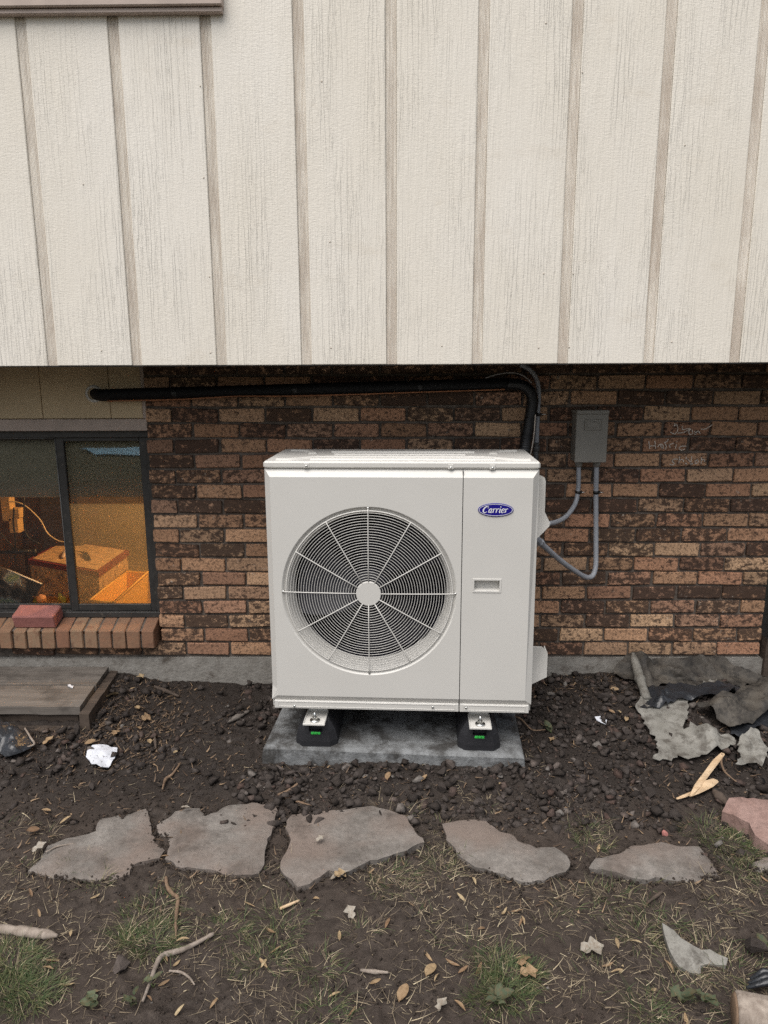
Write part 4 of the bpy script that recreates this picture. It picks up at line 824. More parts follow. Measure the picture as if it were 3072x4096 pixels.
# ------------------------------------------------------------------ plank platform, left
c6_ = (0, 2500, 1.508); PZ = -.012
pl = thing('plank_platform', 'weathered wooden plank platform on the ground below the window', 'platform', (-1.6, -.23, -.10))
def plank(name, poly, z0, z1, mat, parent, seed=0, jit=.0012, up=.0):
    P = refine(poly, .05, jit, seed); mb = MB(); mb.prism([tuple(p) for p in P], z0, z1, 'z'); return mb.build(name, MT[mat], parent)
e0, e1, e2 = atz(*crop(*c6_, [(655, 252)])[0], PZ), atz(*crop(*c6_, [(572, 360)])[0], PZ), atz(*crop(*c6_, [(480, 490)])[0], PZ)
plank('plank', [(-2.3, e0[1]), (e0[0], e0[1]), (e1[0]+.004, e1[1]+.002), (-2.3, e1[1]+.004)], PZ-.036, PZ, 'wood', pl, 1)
plank('plank', [(-2.3, e1[1]-.003), (e1[0], e1[1]-.003), (e2[0], e2[1]), (-2.3, e2[1]+.01)], PZ-.038, PZ-.003, 'wood', pl, 2)
f0, f1 = atz(*crop(*c6_, [(668, 290)])[0], PZ-.03), atz(*crop(*c6_, [(497, 555)])[0], PZ-.03)
plank('side_board', [(e0[0]+.006, e0[1]), (e0[0]+.045, e0[1]), (e2[0]+.050, e2[1]-.03), (e2[0]+.008, e2[1]-.03)], -.125, PZ-.020, 'dwood', pl, 3)
plank('front_board', [(-2.3, e2[1]-.012), (e2[0]+.006, e2[1]-.022), (e2[0]+.006, e2[1]-.062), (-2.3, e2[1]-.052)], -.16, PZ-.075, 'dwood', pl, 4)
plank('inner_board', [(-2.3, e2[1]+.03), (e2[0]-.02, e2[1]+.02), (e2[0]-.02, e2[1]+.06), (-2.3, e2[1]+.07)], -.16, PZ-.04, 'dwood', pl, 5)
# ------------------------------------------------------------------ stones laid flat, slabs
RIMS = []
def slab(name, px, lift, thick, mat, label, cat, seed, group=None, jit=.0022, step=.028, tilt=None, rough=.004, z0=None):
    P = []
    for a, b in px:
        q = hit(a, b, lift) if tilt is None else onplane(a, b, *tilt); P.append(q)
    P = np.array(P); c = P.mean(0); poly = refine([tuple(p[:2]) for p in P], .018, jit, seed); RIMS.append(poly) if name == 'flagstone' else 0; pts, F = fill(poly, step, seed); nr = len(poly)
    if tilt is None:
        A = np.c_[P[:, :2], np.ones(len(P))]; k, *_ = np.linalg.lstsq(A, P[:, 2]*0+gh0(P[:, 0], P[:, 1])+lift, rcond=None); z = np.c_[pts, np.ones(len(pts))]@k
    else:
        p0, n = np.array(tilt[0]), np.array(tilt[1]); z = p0[2]-((pts-p0[:2])@n[:2])/n[2]
    z = z+fbm(pts[:, 0], pts[:, 1], 11, 4, seed)*rough*2; z[:nr] -= .004+.003*RNG.random(nr)
    top = np.c_[pts, z]; bot = np.c_[c[:2]+(pts-c[:2])*.975, z-thick*(1+.3*fbm(pts[:, 0], pts[:, 1], 9, 2, seed+5))]
    mb = MB(); shell(mb, top-c, bot-c, F); o = mb.build(name, MT[mat]); o.location = c; return tag(o, label, cat, group)
G = 'flagstones set in the dirt'; c7_ = (1000, 2800, 1.3825); cR = (2100, 2550, 1.7068); cB = (2000, 3300, 1.5476)
slab('flagstone', crop(*c6_, [(165, 1470), (240, 1400), (280, 1305), (440, 1270), (570, 1235), (605, 1155), (740, 1115), (880, 1110), (905, 1180), (930, 1285), (995, 1345), (960, 1395), (800, 1430), (780, 1480), (640, 1520), (520, 1512), (300, 1500)]), .018, .05, 'flag', 'leftmost flagstone, half covered with soil along its upper left edge', 'flagstone', 21, G)
slab('flagstone', crop(*c6_, [(942, 1188), (1090, 1090), (1205, 1092), (1235, 1135), (1310, 1110), (1380, 1072), (1520, 1060), (1672, 1068), (1655, 1190), (1610, 1310), (1590, 1420), (1560, 1490), (1400, 1480), (1240, 1460), (1060, 1440), (1000, 1400), (1010, 1345), (1025, 1300), (1000, 1250), (950, 1232)]), .020, .05, 'flag', 'squarish grey flagstone, second from the left with chipped right edge', 'flagstone', 22, G)
slab('flagstone', crop(*c7_, [(205, 655), (230, 615), (430, 590), (590, 590), (680, 580), (750, 605), (860, 640), (900, 710), (965, 780), (830, 830), (740, 865), (630, 890), (550, 930), (440, 945), (330, 1010), (260, 1030), (180, 950), (165, 890), (200, 830), (225, 760), (205, 700)]), .022, .06, 'flag', 'large pointed flagstone standing proud in front of the concrete pad', 'flagstone', 23, G)
s4 = crop(*c7_, [(1065, 690), (1180, 655), (1300, 655), (1340, 690), (1390, 730), (1440, 745), (1480, 790)])+crop(*cR, [(75, 1425), (200, 1435), (260, 1465), (310, 1550), (280, 1595), (130, 1640), (0, 1665)])+crop(*c7_, [(1510, 1000), (1370, 960), (1240, 930), (1200, 900), (1150, 840), (1090, 770)])
slab('flagstone', s4, .014, .05, 'flag', 'brownish flagstone with a soil covered notch in its far edge', 'flagstone', 24, G)
slab('flagstone', crop(*cR, [(440, 1560), (480, 1500), (640, 1470), (740, 1400), (930, 1385), (1060, 1410), (1195, 1395), (1270, 1490), (1345, 1605), (1120, 1625), (900, 1620), (790, 1640), (620, 1600)]), .024, .05, 'flag', 'long reddish flagstone farthest right of the row with straight front edge', 'flagstone', 25, G)
slab('flagstone', crop(*cB, [(1555, 215), (1600, 195), (1760, 190), (1760, 262), (1640, 275), (1570, 262)]), .016, .05, 'flag', 'small grey flagstone cut by the right picture edge amid grass', 'flagstone', 26, G)
q0 = hit(*crop(*cR, [(1560, 1330)])[0], .05); sandn = np.array([-.10, -.16, 1.0])
slab('sandstone_slab', crop(*cR, [(1395, 1085), (1440, 1072), (1560, 1078), (1800, 1110), (1800, 1440), (1659, 1400), (1560, 1340), (1530, 1260), (1430, 1200), (1345, 1165)]), .05, .085, 'sand', 'pink sandstone slab tilted on the dirt at the right', 'stone slab', 31, tilt=(q0, sandn), rough=.006)
q0 = hit(*crop(*cB, [(1120, 840)])[0], .02)
slab('broken_slab', crop(*cB, [(1003, 602), (1080, 640), (1120, 690), (1200, 728), (1300, 765), (1402, 808), (1395, 845), (1250, 868), (1240, 900), (1180, 915), (1110, 860), (1045, 765)]), .03, .022, 'tarp2', 'pale grey broken piece of board lying in the grass, lower right', 'broken board', 33, tilt=(q0, np.array([.05, -.38, 1.0])), rough=.003, jit=.003)
# ------------------------------------------------------------------ torn landscape fabric, bag, paper
def sheet(name, px, plane, wr, mat, label, cat, seed, group=None, step=.018, thick=.002, back=None, jit=.0025, clampg=True, lift=.026, fold=None, f1=7, f2=23, creases=9, bulge=0):
    p0, n = np.array(plane[0], float), np.array(plane[1], float); n /= np.linalg.norm(n); ux = np.array([1.0, 0, 0]); ux -= n*(ux@n); ux /= np.linalg.norm(ux); uy = np.cross(n, ux)
    P = [onplane(a, b, p0, n)-p0 for a, b in px]; poly = refine([(p@ux, p@uy) for p in P], .014, jit, seed); pts, F = fill(poly, step, seed)
    h = (.5-2*np.abs(fbm(pts[:, 0], pts[:, 1], f1, 2, seed)))*wr*2.2+fbm(pts[:, 0]*.6+pts[:, 1]*.5, pts[:, 1]-pts[:, 0]*.5, f2, 3, seed+9)*wr*.7
    if fold is not None: h = h+fold(pts)
    rg = np.random.default_rng(seed+100); ext = pts.max(0)-pts.min(0); L0 = ext.min()
    for k in range(creases):
        th = rg.uniform(0, math.pi); d = (pts-(pts.min(0)+ext*rg.uniform(.1, .9, 2)))@np.array([math.cos(th), math.sin(th)]); d = d+fbm(pts[:, 0], pts[:, 1], 9, 2, seed+k)*.05
        h = h+wr*rg.uniform(.7, 1.8)*np.maximum(0, 1-np.abs(d)/(L0*rg.uniform(.03, .13)))*rg.choice([1, 1, -.7])
    if bulge:
        dm = np.min(np.linalg.norm(pts[:, None]-np.array(poly)[None], axis=2), 1); h = h+bulge*np.sqrt(np.clip(dm/(L0*.45), 0, 1))
    W = p0+pts[:, :1]*ux+pts[:, 1:2]*uy+h[:, None]*n
    if clampg: W[:, 2] = np.maximum(W[:, 2], gh(W[:, 0], W[:, 1])+lift)
    c = W.mean(0); mb = MB(); shell(mb, W-c, W-c-n*thick, F); me_mats = [MT[mat]]
    o = mb.build(name, me_mats); o.location = c; return tag(o, label, cat, group)
GF = 'torn sheets of landscape fabric'
sheet('landscape_fabric', crop(*cR, [(608, 205), (660, 150), (722, 102), (800, 128), (1000, 150), (1180, 142), (1360, 135), (1450, 200), (1560, 255), (1700, 300), (1700, 360), (1500, 370), (1400, 410), (1200, 420), (1000, 430), (850, 432), (790, 400), (700, 345), (620, 300)]), ((1.4, -.03, .035), (0, -.24, .26)), .012, 'tarp', 'grey dirty fabric heap leaning against the foundation at the right', 'landscape fabric', 41, GF, bulge=.012, creases=18, fold=lambda q: .045*np.exp(-((q[:, 0]+.26)/.022)**2)-.02*np.exp(-((q[:, 0]+.20)/.03)**2))
F1o = [o for o in bpy.data.objects if o.name.startswith('landscape_fabric')][0]
Q = bez([aty(*crop(*cR, [(738, 112)])[0], -.05), aty(*crop(*cR, [(758, 190)])[0], -.11), aty(*crop(*cR, [(790, 300)])[0], -.20), hit(*crop(*cR, [(832, 415)])[0], .03)], 8); fr_ = np.array(F1o.location)
mb = MB(); mb.tube(Q-fr_, np.interp(np.arange(len(Q)), [0, 5, 15, len(Q)-1], [.009, .019, .022, .017])*(1+.08*RNG.normal(size=len(Q))), 9); mb.build('rolled_edge', MT['tarp2'], F1o, world=False)
sheet('black_plastic_and_shade', crop(*cR, [(840, 345), (1000, 325), (1200, 325), (1400, 310), (1500, 350), (1420, 400), (1250, 400), (1050, 425), (900, 475), (790, 470), (850, 420)]), (hit(*crop(*cR, [(1050, 420)])[0], .035), (0, -.12, 1)), .012, 'bag', 'shiny black plastic showing under the grey fabric by the wall', 'plastic sheet', 42)
sheet('landscape_fabric', crop(*cR, [(1165, 470), (1290, 435), (1430, 388), (1540, 310), (1640, 270), (1820, 250), (1820, 480), (1660, 520), (1560, 580), (1420, 640), (1330, 590), (1230, 512)]), (hit(*crop(*cR, [(1420, 640)])[0], .03), (.0, -.28, 1)), .013, 'tarp', 'brown grey folded fabric bulging at the right picture edge', 'landscape fabric', 43, GF, bulge=.04, creases=12)
sheet('black_plastic_and_shade', crop(*cR, [(1390, 600), (1560, 540), (1700, 500), (1820, 500), (1820, 590), (1600, 625), (1480, 690), (1400, 680)]), (hit(*crop(*cR, [(1500, 650)])[0], .015), (0, -.15, 1)), .010, 'bag', 'black sheet standing for the shadow below the folded fabric at right edge', 'plastic sheet', 44)  # added black sheet stands for the shadow under the fold
sheet('landscape_fabric', crop(*cR, [(775, 490), (900, 455), (1050, 425), (1190, 405), (1235, 370), (1300, 372), (1310, 395), (1240, 420), (1195, 470), (1112, 490), (1105, 590), (1065, 680), (1120, 650), (1165, 690), (1260, 680), (1330, 712), (1440, 735), (1440, 770), (1330, 795), (1240, 825), (1110, 860), (1040, 825), (1000, 860), (885, 852), (900, 790), (885, 700), (825, 660), (795, 600), (752, 560)]), (hit(*crop(*cR, [(980, 850)])[0], .012), (.02, -.10, 1)), .020, 'tarp2', 'pale torn ragged fabric strip lying on dark rocks', 'landscape fabric', 45, GF, jit=.0045, creases=14)
sheet('landscape_fabric', crop(*cR, [(1450, 735), (1490, 690), (1560, 655), (1620, 720), (1660, 780), (1640, 860), (1610, 900), (1530, 880), (1430, 895), (1470, 830), (1445, 770)]), (hit(*crop(*cR, [(1540, 890)])[0], .012), (.06, -.16, 1)), .014, 'tarp2', 'small pale fabric scrap nearest the pink sandstone slab', 'landscape fabric', 46, GF)
sheet('black_bag', crop(0, 2500, 1.508, [(-160, 545), (0, 560), (60, 600), (120, 640), (190, 700), (205, 735), (160, 770), (110, 805), (60, 815), (0, 795), (-160, 800)]), (hit(40, 3035, .01), (.05, -.30, 1)), .014, 'bag', 'crumpled black plastic bag at the left edge below the platform', 'plastic bag', 47, bulge=.06, creases=9, f1=9, f2=18)
sheet('paper', crop(0, 2500, 1.508, [(600, 748), (650, 744), (711, 752), (700, 790), (655, 866), (610, 872), (556, 866), (524, 832), (530, 792), (560, 765)]), (hit(*crop(0, 2500, 1.508, [(600, 870)])[0], .012), (0, -.10, 1)), 0.0016, 'paper', 'white crumpled paper speckled with soil, lying left of the pad', 'paper', 48, creases=2, lift=.022, step=.012, jit=.001)
for px, lb, sz in (((283, 2744), 'tiny white scrap on the plank platform', 12), ((2405, 2880), 'small white tissue scrap on the dark rocks right of the pad', 26)):
    u, v = px; pts = [(u-sz, v-sz*.5), (u-sz*.2, v-sz*.6), (u+sz*.3, v), (u+sz, v-sz*.1), (u+sz*.7, v+sz*.7), (u, v+sz*.4), (u-sz*.8, v+sz*.1)]
    pln = (hit(u, v, .012), (0, -.3, 1)) if u > 1000 else ((0, 0, PZ+.002), (0, 0, 1)); sheet('paper_scrap', pts, pln, .004 if u > 1000 else .0008, 'paper', lb, 'paper scrap', 49, creases=2, lift=.009, step=.01, jit=.001)
# ------------------------------------------------------------------ sticks, wood
def stick(name, px, r, mat, label, cat, lift=.008, group=None, n=8, bz=5, knots=True):
    P = np.array([hit(a, b, lift) for a, b in px]); c = P.mean(0); Q = bez(P, bz) if len(P) > 2 else P
    rr = np.interp(np.linspace(0, 1, len(Q)), np.linspace(0, 1, len(r)), r)*(1+(.07*RNG.normal(size=len(Q)) if knots else 0))
    mb = MB(); mb.tube(Q-c, np.maximum(rr, .0008), n); o = mb.build(name, MT[mat]); o.location = c; return tag(o, label, cat, group)
cL = (0, 3300, 1.508)
stick('log', crop(*cL, [(-120, 600), (0, 625), (120, 640), (230, 655), (300, 662), (348, 668)]), [.012, .0125, .0135, .013, .004], 'bark', 'pale grey broken branch at the left picture edge', 'branch', .012)
stick('branch', crop(*cL, [(1290, 655), (1180, 715), (1100, 752), (1010, 778), (970, 795), (940, 850), (905, 950), (860, 1065)]), [.005, .0065, .0075, .007, .005, .003], 'bark', 'grey bent branch lying in the grass, lower left', 'branch', .010)
stick('stick', crop(*cL, [(1000, 315), (1010, 370), (1040, 415), (1072, 440), (1066, 520), (1060, 600), (1062, 685)]), [.0045, .006, .0055, .005, .0015], 'brown', 'brown hooked stick below the second flagstone', 'stick', .008)
stick('stick', crop(*cL, [(1020, 880), (1090, 888), (1140, 920), (1175, 965)]), [.003, .0035, .003, .002], 'bark', 'small grey bent twig right of the grey branch', 'stick', .007)
stick('stick', crop(*c7_, [(155, 525), (210, 500), (260, 465), (290, 420)]), [.004, .005, .0045, .002], 'brown', 'brown curved twig among the rocks left in front of the pad', 'stick', .012)
stick('stick', crop(*c7_, [(190, 535), (260, 560), (340, 585)]), [.003, .004, .003], 'brown', 'short brown twig touching the top of the pointed flagstone', 'stick', .010)
stick('stick', crop(*c7_, [(1440, 80), (1500, 110), (1560, 150), (1635, 165)]), [.0025, .0035, .003, .002], 'brown', 'thin brown twig right of the pad on the rocks', 'stick', .018)
stick('stick', crop(0, 2500, 1.508, [(980, 990), (1000, 930), (1040, 890), (1090, 830)]), [.003, .006, .005, .003], 'brown', 'dark brown twig standing out of the dirt between paper and pad', 'stick', .012)
stick('stick', crop(0, 2500, 1.508, [(925, 640), (935, 690), (940, 745)]), [.005, .005, .004], 'dwood', 'short upright stub with frayed white top left of the pad', 'stick', .015)
stick('stick', crop(0, 2500, 1.508, [(275, 1370), (350, 1335), (450, 1318)]), [.002, .0028, .0015], 'bark', 'thin grey twig lying across the leftmost flagstone', 'stick', .022)
stick('stick', crop(0, 2500, 1.508, [(150, 620), (185, 680), (205, 720), (135, 740)]), [.003, .004, .004, .002], 'bark', 'pale bent twig touching the black bag', 'stick', .03)
stick('stick', crop(*cB, [(915, 480), (960, 445), (1010, 410)]), [.004, .005, .003], 'dwood', 'dark short stick in front of the long reddish flagstone', 'stick', .010)
stick('stick', crop(1000, 3300, 1.508, [(180, 505), (240, 480), (297, 455)]), [.004, .0045, .003], 'pale', 'short pale straw coloured stick below the second flagstone', 'stick', .008)
stick('stick', crop(1000, 3300, 1.508, [(665, 875), (740, 885), (835, 890)]), [.003, .006, .003], 'bark', 'short pale brown stick in the lower middle of the yard', 'stick', .008)
stick('root', crop(*cR, [(1345, 800), (1340, 850), (1360, 910), (1400, 950), (1445, 972)]), [.005, .004, .003, .002], 'brown', 'thin brown root curling down from the split wood', 'root', .03)
def splint(px, w, label, lift):
    P = np.array([hit(a, b, lift) for a, b in px]); c = P.mean(0); Q = bez(P, 4); m = len(Q); ww = np.interp(np.linspace(0, 1, m), np.linspace(0, 1, len(w)), w); T = np.gradient(Q, axis=0); T /= np.linalg.norm(T, axis=1)[:, None]; N = np.cross(T, [0, 0, 1]); N /= np.linalg.norm(N, axis=1)[:, None]
    up = np.array([0, 0, 1.0]); V = []
    for a, b in ((-1, 0), (-.75, .55), (.6, .62), (1, .1), (.2, -.5)): V += [Q[i]-c+N[i]*ww[i]*a+up*ww[i]*b*.8 for i in range(m)]
    mb = MB(); mb.add(V, [(r*m+i, r*m+i+1, ((r+1) % 5)*m+i+1, ((r+1) % 5)*m+i) for r in range(5) for i in range(m-1)]); mb.add(V, [[r*m for r in range(5)], [r*m+m-1 for r in range(4, -1, -1)]])
    o = mb.build('split_wood', MT['pale']); o.location = c; return tag(o, label, 'wood piece', 'split pieces of pale wood')
splint(crop(*cR, [(1130, 1085), (1180, 1010), (1240, 930), (1300, 850), (1350, 795)]), [.004, .011, .011, .012, .008], 'long pale split wood sliver pointing at the torn fabric', .03)
splint(crop(*cR, [(1125, 1085), (1190, 1045), (1250, 1005), (1300, 975)]), [.004, .013, .019, .012], 'short wide pale splinter with bark beside the long sliver', .022)
splint(crop(*cR, [(1035, 1102), (1085, 1085), (1140, 1060)]), [.004, .007, .006], 'smallest pale wood chip at the foot of the sliver', .014)
stick('bark_chunk', crop(*cR, [(1290, 1050), (1330, 1090), (1385, 1135)]), [.010, .017, .010], 'dwood', 'dark weathered wood chunk beside the pink sandstone slab', 'wood piece', .015)
stick('bark_chunk', crop(0, 2500, 1.508, [(1370, 575), (1430, 548), (1500, 520)]), [.004, .014, .006], 'wood', 'grey splintered wood chunk left of the concrete pad', 'wood piece', .012)
stick('bark_chunk', crop(0, 2500, 1.508, [(930, 370), (1000, 395), (1080, 430)]), [.006, .011, .006], 'dwood', 'dark wood strip lying along the foundation left of the pump', 'wood piece', .010)
# round post end, lower right
cc = hit(*crop(*cB, [(1475, 1160)])[0], .045); po = thing('wooden_post', 'weathered grey round wooden post end at the lower right corner', 'post', tuple(cc))
mb = MB(); ax = np.array([.96, -.28, 0]); ax /= np.linalg.norm(ax); Q = [cc+ax*t for t in (-.006, .0, .06, .14, .22, .32)]; mb.tube(Q, [.040, .0445, .046, .0455, .046, .046], 20); mb.build('post_body', MT['bark'], po)
mb = MB(); mb.tube([cc+ax*(-.011), cc+ax*(-.0065)], [.034, .0405], 20); mb.build('cut_end', MT['brown'], po)
# ------------------------------------------------------------------ stones
def ico(sub, seed):
    import bmesh
    r = np.random.default_rng(seed); bm = bmesh.new()
    if sub < 3:
        P_ = r.normal(size=({0: 8, 1: 11, 2: 16}[sub], 3)); P_ /= np.linalg.norm(P_, axis=1)[:, None]; P_ *= r.uniform(.62, 1.0, (len(P_), 1)); P_ *= r.uniform(.62, 1.1, 3)
        vs = [bm.verts.new(p) for p in P_]; bmesh.ops.convex_hull(bm, input=vs); bmesh.ops.triangulate(bm, faces=bm.faces[:])
        for v in [v for v in bm.verts if not v.link_faces]: bm.verts.remove(v)
        bm.verts.index_update(); V = np.array([v.co[:] for v in bm.verts]); F = [[v.index for v in f.verts] for f in bm.faces]; bm.free(); return V/np.abs(V).max(), F
def ico_old(sub, seed):
    import bmesh
    bm = bmesh.new(); bmesh.ops.create_icosphere(bm, subdivisions=sub, radius=1); V = np.array([v.co[:] for v in bm.verts]); F = [[v.index for v in f.verts] for f in bm.faces]; bm.free()
    r = np.random.default_rng(seed); V = V*(1+.30*r.normal(size=(len(V), 1)).clip(-1, 1)*(.7 if sub > 1 else 1)); V += .25*np.sin(V[:, [1, 2, 0]]*3+r.random(3)*6); V *= r.uniform(.7, 1.2, 3); return V/np.abs(V).max(), F
PRO = [ico(2, k) for k in range(5)]; PRS = [ico(k % 2, 20+k) for k in range(10)]
def rotm(a, b, c):
    ca, sa, cb, sb, cc, sc = math.cos(a), math.sin(a), math.cos(b), math.sin(b), math.cos(c), math.sin(c)
    return np.array([[ca, -sa, 0], [sa, ca, 0], [0, 0, 1]])@np.array([[cb, 0, sb], [0, 1, 0], [-sb, 0, cb]])@np.array([[1, 0, 0], [0, cc, -sc], [0, sc, cc]])
def stones(name, P, S, mat, prot, label, cat, kind='stuff'):
    Vs, Fs, o = [], [], 0
    for p, s in zip(P, S):
        V, F = prot[RNG.integers(len(prot))]; Vs.append(V@rotm(*RNG.uniform(0, 6.3, 3)).T*s*np.array([1, 1, .72])+p); Fs.append(np.array(F)+o); o += len(V)
    V = np.concatenate(Vs); F = np.concatenate(Fs); me = bpy.data.meshes.new(name); me.vertices.add(len(V)); me.vertices.foreach_set('co', V.ravel()); me.loops.add(F.size); me.loops.foreach_set('vertex_index', F.ravel()); me.polygons.add(len(F))
    me.polygons.foreach_set('loop_start', np.arange(0, F.size, 3)); me.polygons.foreach_set('loop_total', np.full(len(F), 3)); me.materials.append(MT[mat]); me.update(calc_edges=True)
    return link(name, me, label=label, cat=cat, kind=kind)
def blocked(x, y): return ((np.abs(x) < .5) & (y > -.62) & (y < -.02)) | ((x < -1.26) & (y > -.47))
def scat(n, dens, smin, smax, pw=2.2, sink=.35):
    P = []; S = []
    while len(P) < n:
        x, y = RNG.uniform(-1.75, 1.9, 4000), RNG.uniform(-1.85, -.02, 4000); k = (RNG.random(4000) < dens(x, y)) & ~blocked(x, y)
        x, y = x[k], y[k]; s = smin+(smax-smin)*RNG.random(len(x))**pw; z = gh(x, y)+s*(.8-sink*2*RNG.random(len(x)))
        P += list(np.stack([x, y, z], 1)); S += list(s)
    return P[:n], S[:n]
def dg(x, y):
    n = fbm(x, y, 3.5, 3, 61)+.5; d = .03*sst(-1.02, -.97, y)
    d = np.maximum(d, sst(-1.06, -.95, y)*sst(-.60, -.68, y)*sst(-.62, -.50, x)*sst(1.1, .7, x)*.9)
    d = np.maximum(d, sst(.45, .55, x)*sst(1.9, 1.2, x)*sst(-.80, -.46, y)*1.0)
    d = np.maximum(d, sst(.9, 1.15, x)*sst(-1.25, -1.0, y)*.5)
    d = np.maximum(d, sst(-.45, -.55, x)*sst(-.85, -.6, y)*np.clip(n*1.4-.3, 0, 1)*.6)
    d = np.maximum(d, sst(-.9, -1.1, x)*sst(-.85, -.7, y)*.45)
    return np.clip(d*(.35+n), 0, 1)
P, S = scat(6000, dg, .004, .026, 2.8, .6); stones('gravel', P, S, 'rock', PRS, 'dark lava gravel around the concrete pad', 'gravel')
P, S = scat(11000, lambda x, y: np.clip(.35+fbm(x, y, 5, 3, 83)*1.3, 0, 1), .0016, .0070, 2.6, .5); stones('soil_crumbs', P, S, 'clod', [ico(0, 60), ico(0, 61), ico(1, 62)], 'fine crumbs of soil covering the whole yard', 'soil')
P = []; S = []
for poly in RIMS:
    q = np.array(poly); k = RNG.integers(len(q), size=420); c = q.mean(0); u = q[k]+RNG.normal(0, .009, (420, 2))+(q[k]-c)*.02; s_ = .002+.006*RNG.random(420)**2.5
    P += list(np.c_[u, gh(u[:, 0], u[:, 1])+.012*RNG.random(420)]); S += list(s_)
stones('soil_clods', P, S, 'clod', [ico(0, 50), ico(1, 51), ico(0, 52)], 'loose soil clods packed along the flagstone edges', 'soil')
P, S = scat(9000, lambda x, y: np.clip(dg(x, y)*.8+.14, 0, 1), .0022, .0065, 1.6, .5); stones('crumbs', P, S, 'rock', [ico(0, 40), ico(0, 41), ico(0, 42)], 'small dark crumbs of soil and grit over the yard', 'grit')
rk = []
for V, F in PRO:
    mb = MB(); mb.add(V*np.array([1, 1, .8]), F, False); rk.append(mb.mesh('dark_rock', MT['rock']))
def rock(px, s, label=None, up=.5, me=None):
    q = hit(*px); o = link('dark_rock', me or rk[int(RNG.integers(5))], None, label, 'rock', 'dark rocks lying about the pad' if me is None else None, loc=(q[0], q[1], q[2]+s*up), rot=tuple(RNG.uniform(0, 6.3, 3))); o.scale = (s, s, s); return o
LR = 'dark lava rock lying loose in front of the concrete pad'
for u, v, s in [(610, 420, .024), (628, 470, .022), (665, 380, .026), (720, 380, .020), (800, 400, .018), (1060, 475, .026), (1120, 465, .026), (1060, 415, .028), (1270, 495, .018), (420, 345, .017), (330, 355, .016), (480, 380, .019), (195, 455, .013), (250, 330, .02), (820, 425, .019), (200, 345, .02)]: rock(crop(*c7_, [(u, v)])[0], s, LR)
LR2 = 'dark lava rock lying on the gravel between pad and torn fabric'
for u, v, s in [(535, 410, .030), (450, 600, .022), (400, 580, .024), (370, 420, .027), (650, 430, .026), (760, 720, .028), (820, 720, .026), (730, 690, .02), (850, 1080, .026), (230, 390, .024), (70, 460, .022), (100, 530, .022), (860, 920, .018), (290, 400, .022), (700, 450, .024), (130, 290, .02), (560, 470, .02), (870, 760, .022)]: rock(crop(*cR, [(u, v)])[0], s, LR2)
LR3 = 'dark lava rock among dead leaves beside the plank platform'
for u, v, s in [(670, 570, .028), (600, 555, .022), (660, 640, .02), (1125, 545, .02), (470, 650, .024), (420, 640, .02), (220, 880, .021), (300, 910, .022), (330, 880, .02), (80, 905, .022), (150, 970, .019), (710, 555, .02), (560, 600, .02), (1390, 575, .018)]: rock(crop(0, 2500, 1.508, [(u, v)])[0], s, LR3)
rpale = [];
for V, F in PRO[:3]:
    mb = MB(); mb.add(V*np.array([1, 1, .8]), F, False); rpale.append(mb.mesh('grey_rock', MT['rock2']))
for k, (px, s, lb) in enumerate(((crop(*cL, [(725, 868)])[0], .024, 'smooth grey rock in the grass left of the bent branch'), (crop(*c7_, [(1105, 375)])[0], .030, 'angular grey rock against the front of the concrete pad'), (crop(*cR, [(690, 655)])[0], .032, 'flat grey rock beside the pale torn fabric'), (crop(*cR, [(605, 810)])[0], .016, 'small light grey rock in the gravel right of the pad'), (crop(0, 2500, 1.508, [(1555, 715)])[0], .018, 'grey rock touching the left side of the concrete pad'), (crop(*c7_, [(165, 390)])[0], .017, 'small pale rock at the left front of the pad'))):
    o = rock(px, s, lb, me=rpale[k % 3]); o.name = 'grey_rock'
o = rock(crop(*cB, [(1575, 800)])[0], .044, 'big dark brown rock near the lower right picture edge', me=rk[2]); o['group'] = 'dark rocks lying about the pad'
o = rock(crop(*cB, [(1020, 66)])[0], .014, 'small red stone behind the long reddish flagstone', me=None); del o['group']; o.data = o.data.copy(); o.data.materials[0] = MT['pinkbrick']; o.name = 'red_stone'
c_k = rock(crop(*c7_, [(1345, 370)])[0], .026, 'pale chunk of rubble leaning at the right front of the pad', me=rpale[1]); c_k.name = 'rubble_chunk'
# ------------------------------------------------------------------ grass, straw, leaves
def strips(name, B, az, ln, wd_, lean, bend, mat, label, cat, seg=3):
    n = len(B); t = np.linspace(0, 1, seg+1); d = np.stack([np.cos(az), np.sin(az), 0*az], 1); sd_ = np.stack([-np.sin(az), np.cos(az), 0*az], 1)
    V = np.zeros((n, seg+1, 2, 3))
    for k, tk in enumerate(t):
        a = lean+bend*tk; h = ln*tk; c = B+d*(h*np.sin(a))[:, None]+np.array([0, 0, 1])*(h*np.cos(a))[:, None]; w = wd_*(1-.75*tk)
        V[:, k, 0] = c-sd_*(w/2)[:, None]; V[:, k, 1] = c+sd_*(w/2)[:, None]+np.array([0, 0, 1])*(w*.25)[:, None]
    V = V.reshape(-1, 3); base = (np.arange(n)*(seg+1)*2)[:, None]; F = np.concatenate([base+np.array([[2*k, 2*k+1, 2*k+3, 2*k+2]]) for k in range(seg)], 0)
    me = bpy.data.meshes.new(name); me.vertices.add(len(V)); me.vertices.foreach_set('co', V.ravel()); me.loops.add(F.size); me.loops.foreach_set('vertex_index', F.ravel()); me.polygons.add(len(F)); me.polygons.foreach_set('loop_start', np.arange(0, F.size, 4)); me.polygons.foreach_set('loop_total', np.full(len(F), 4)); me.materials.append(MT[mat]); me.update(calc_edges=True)
    return link(name, me, label=label, cat=cat, kind='stuff')
def disp(a, b): return (a/.54004, b/.54004)
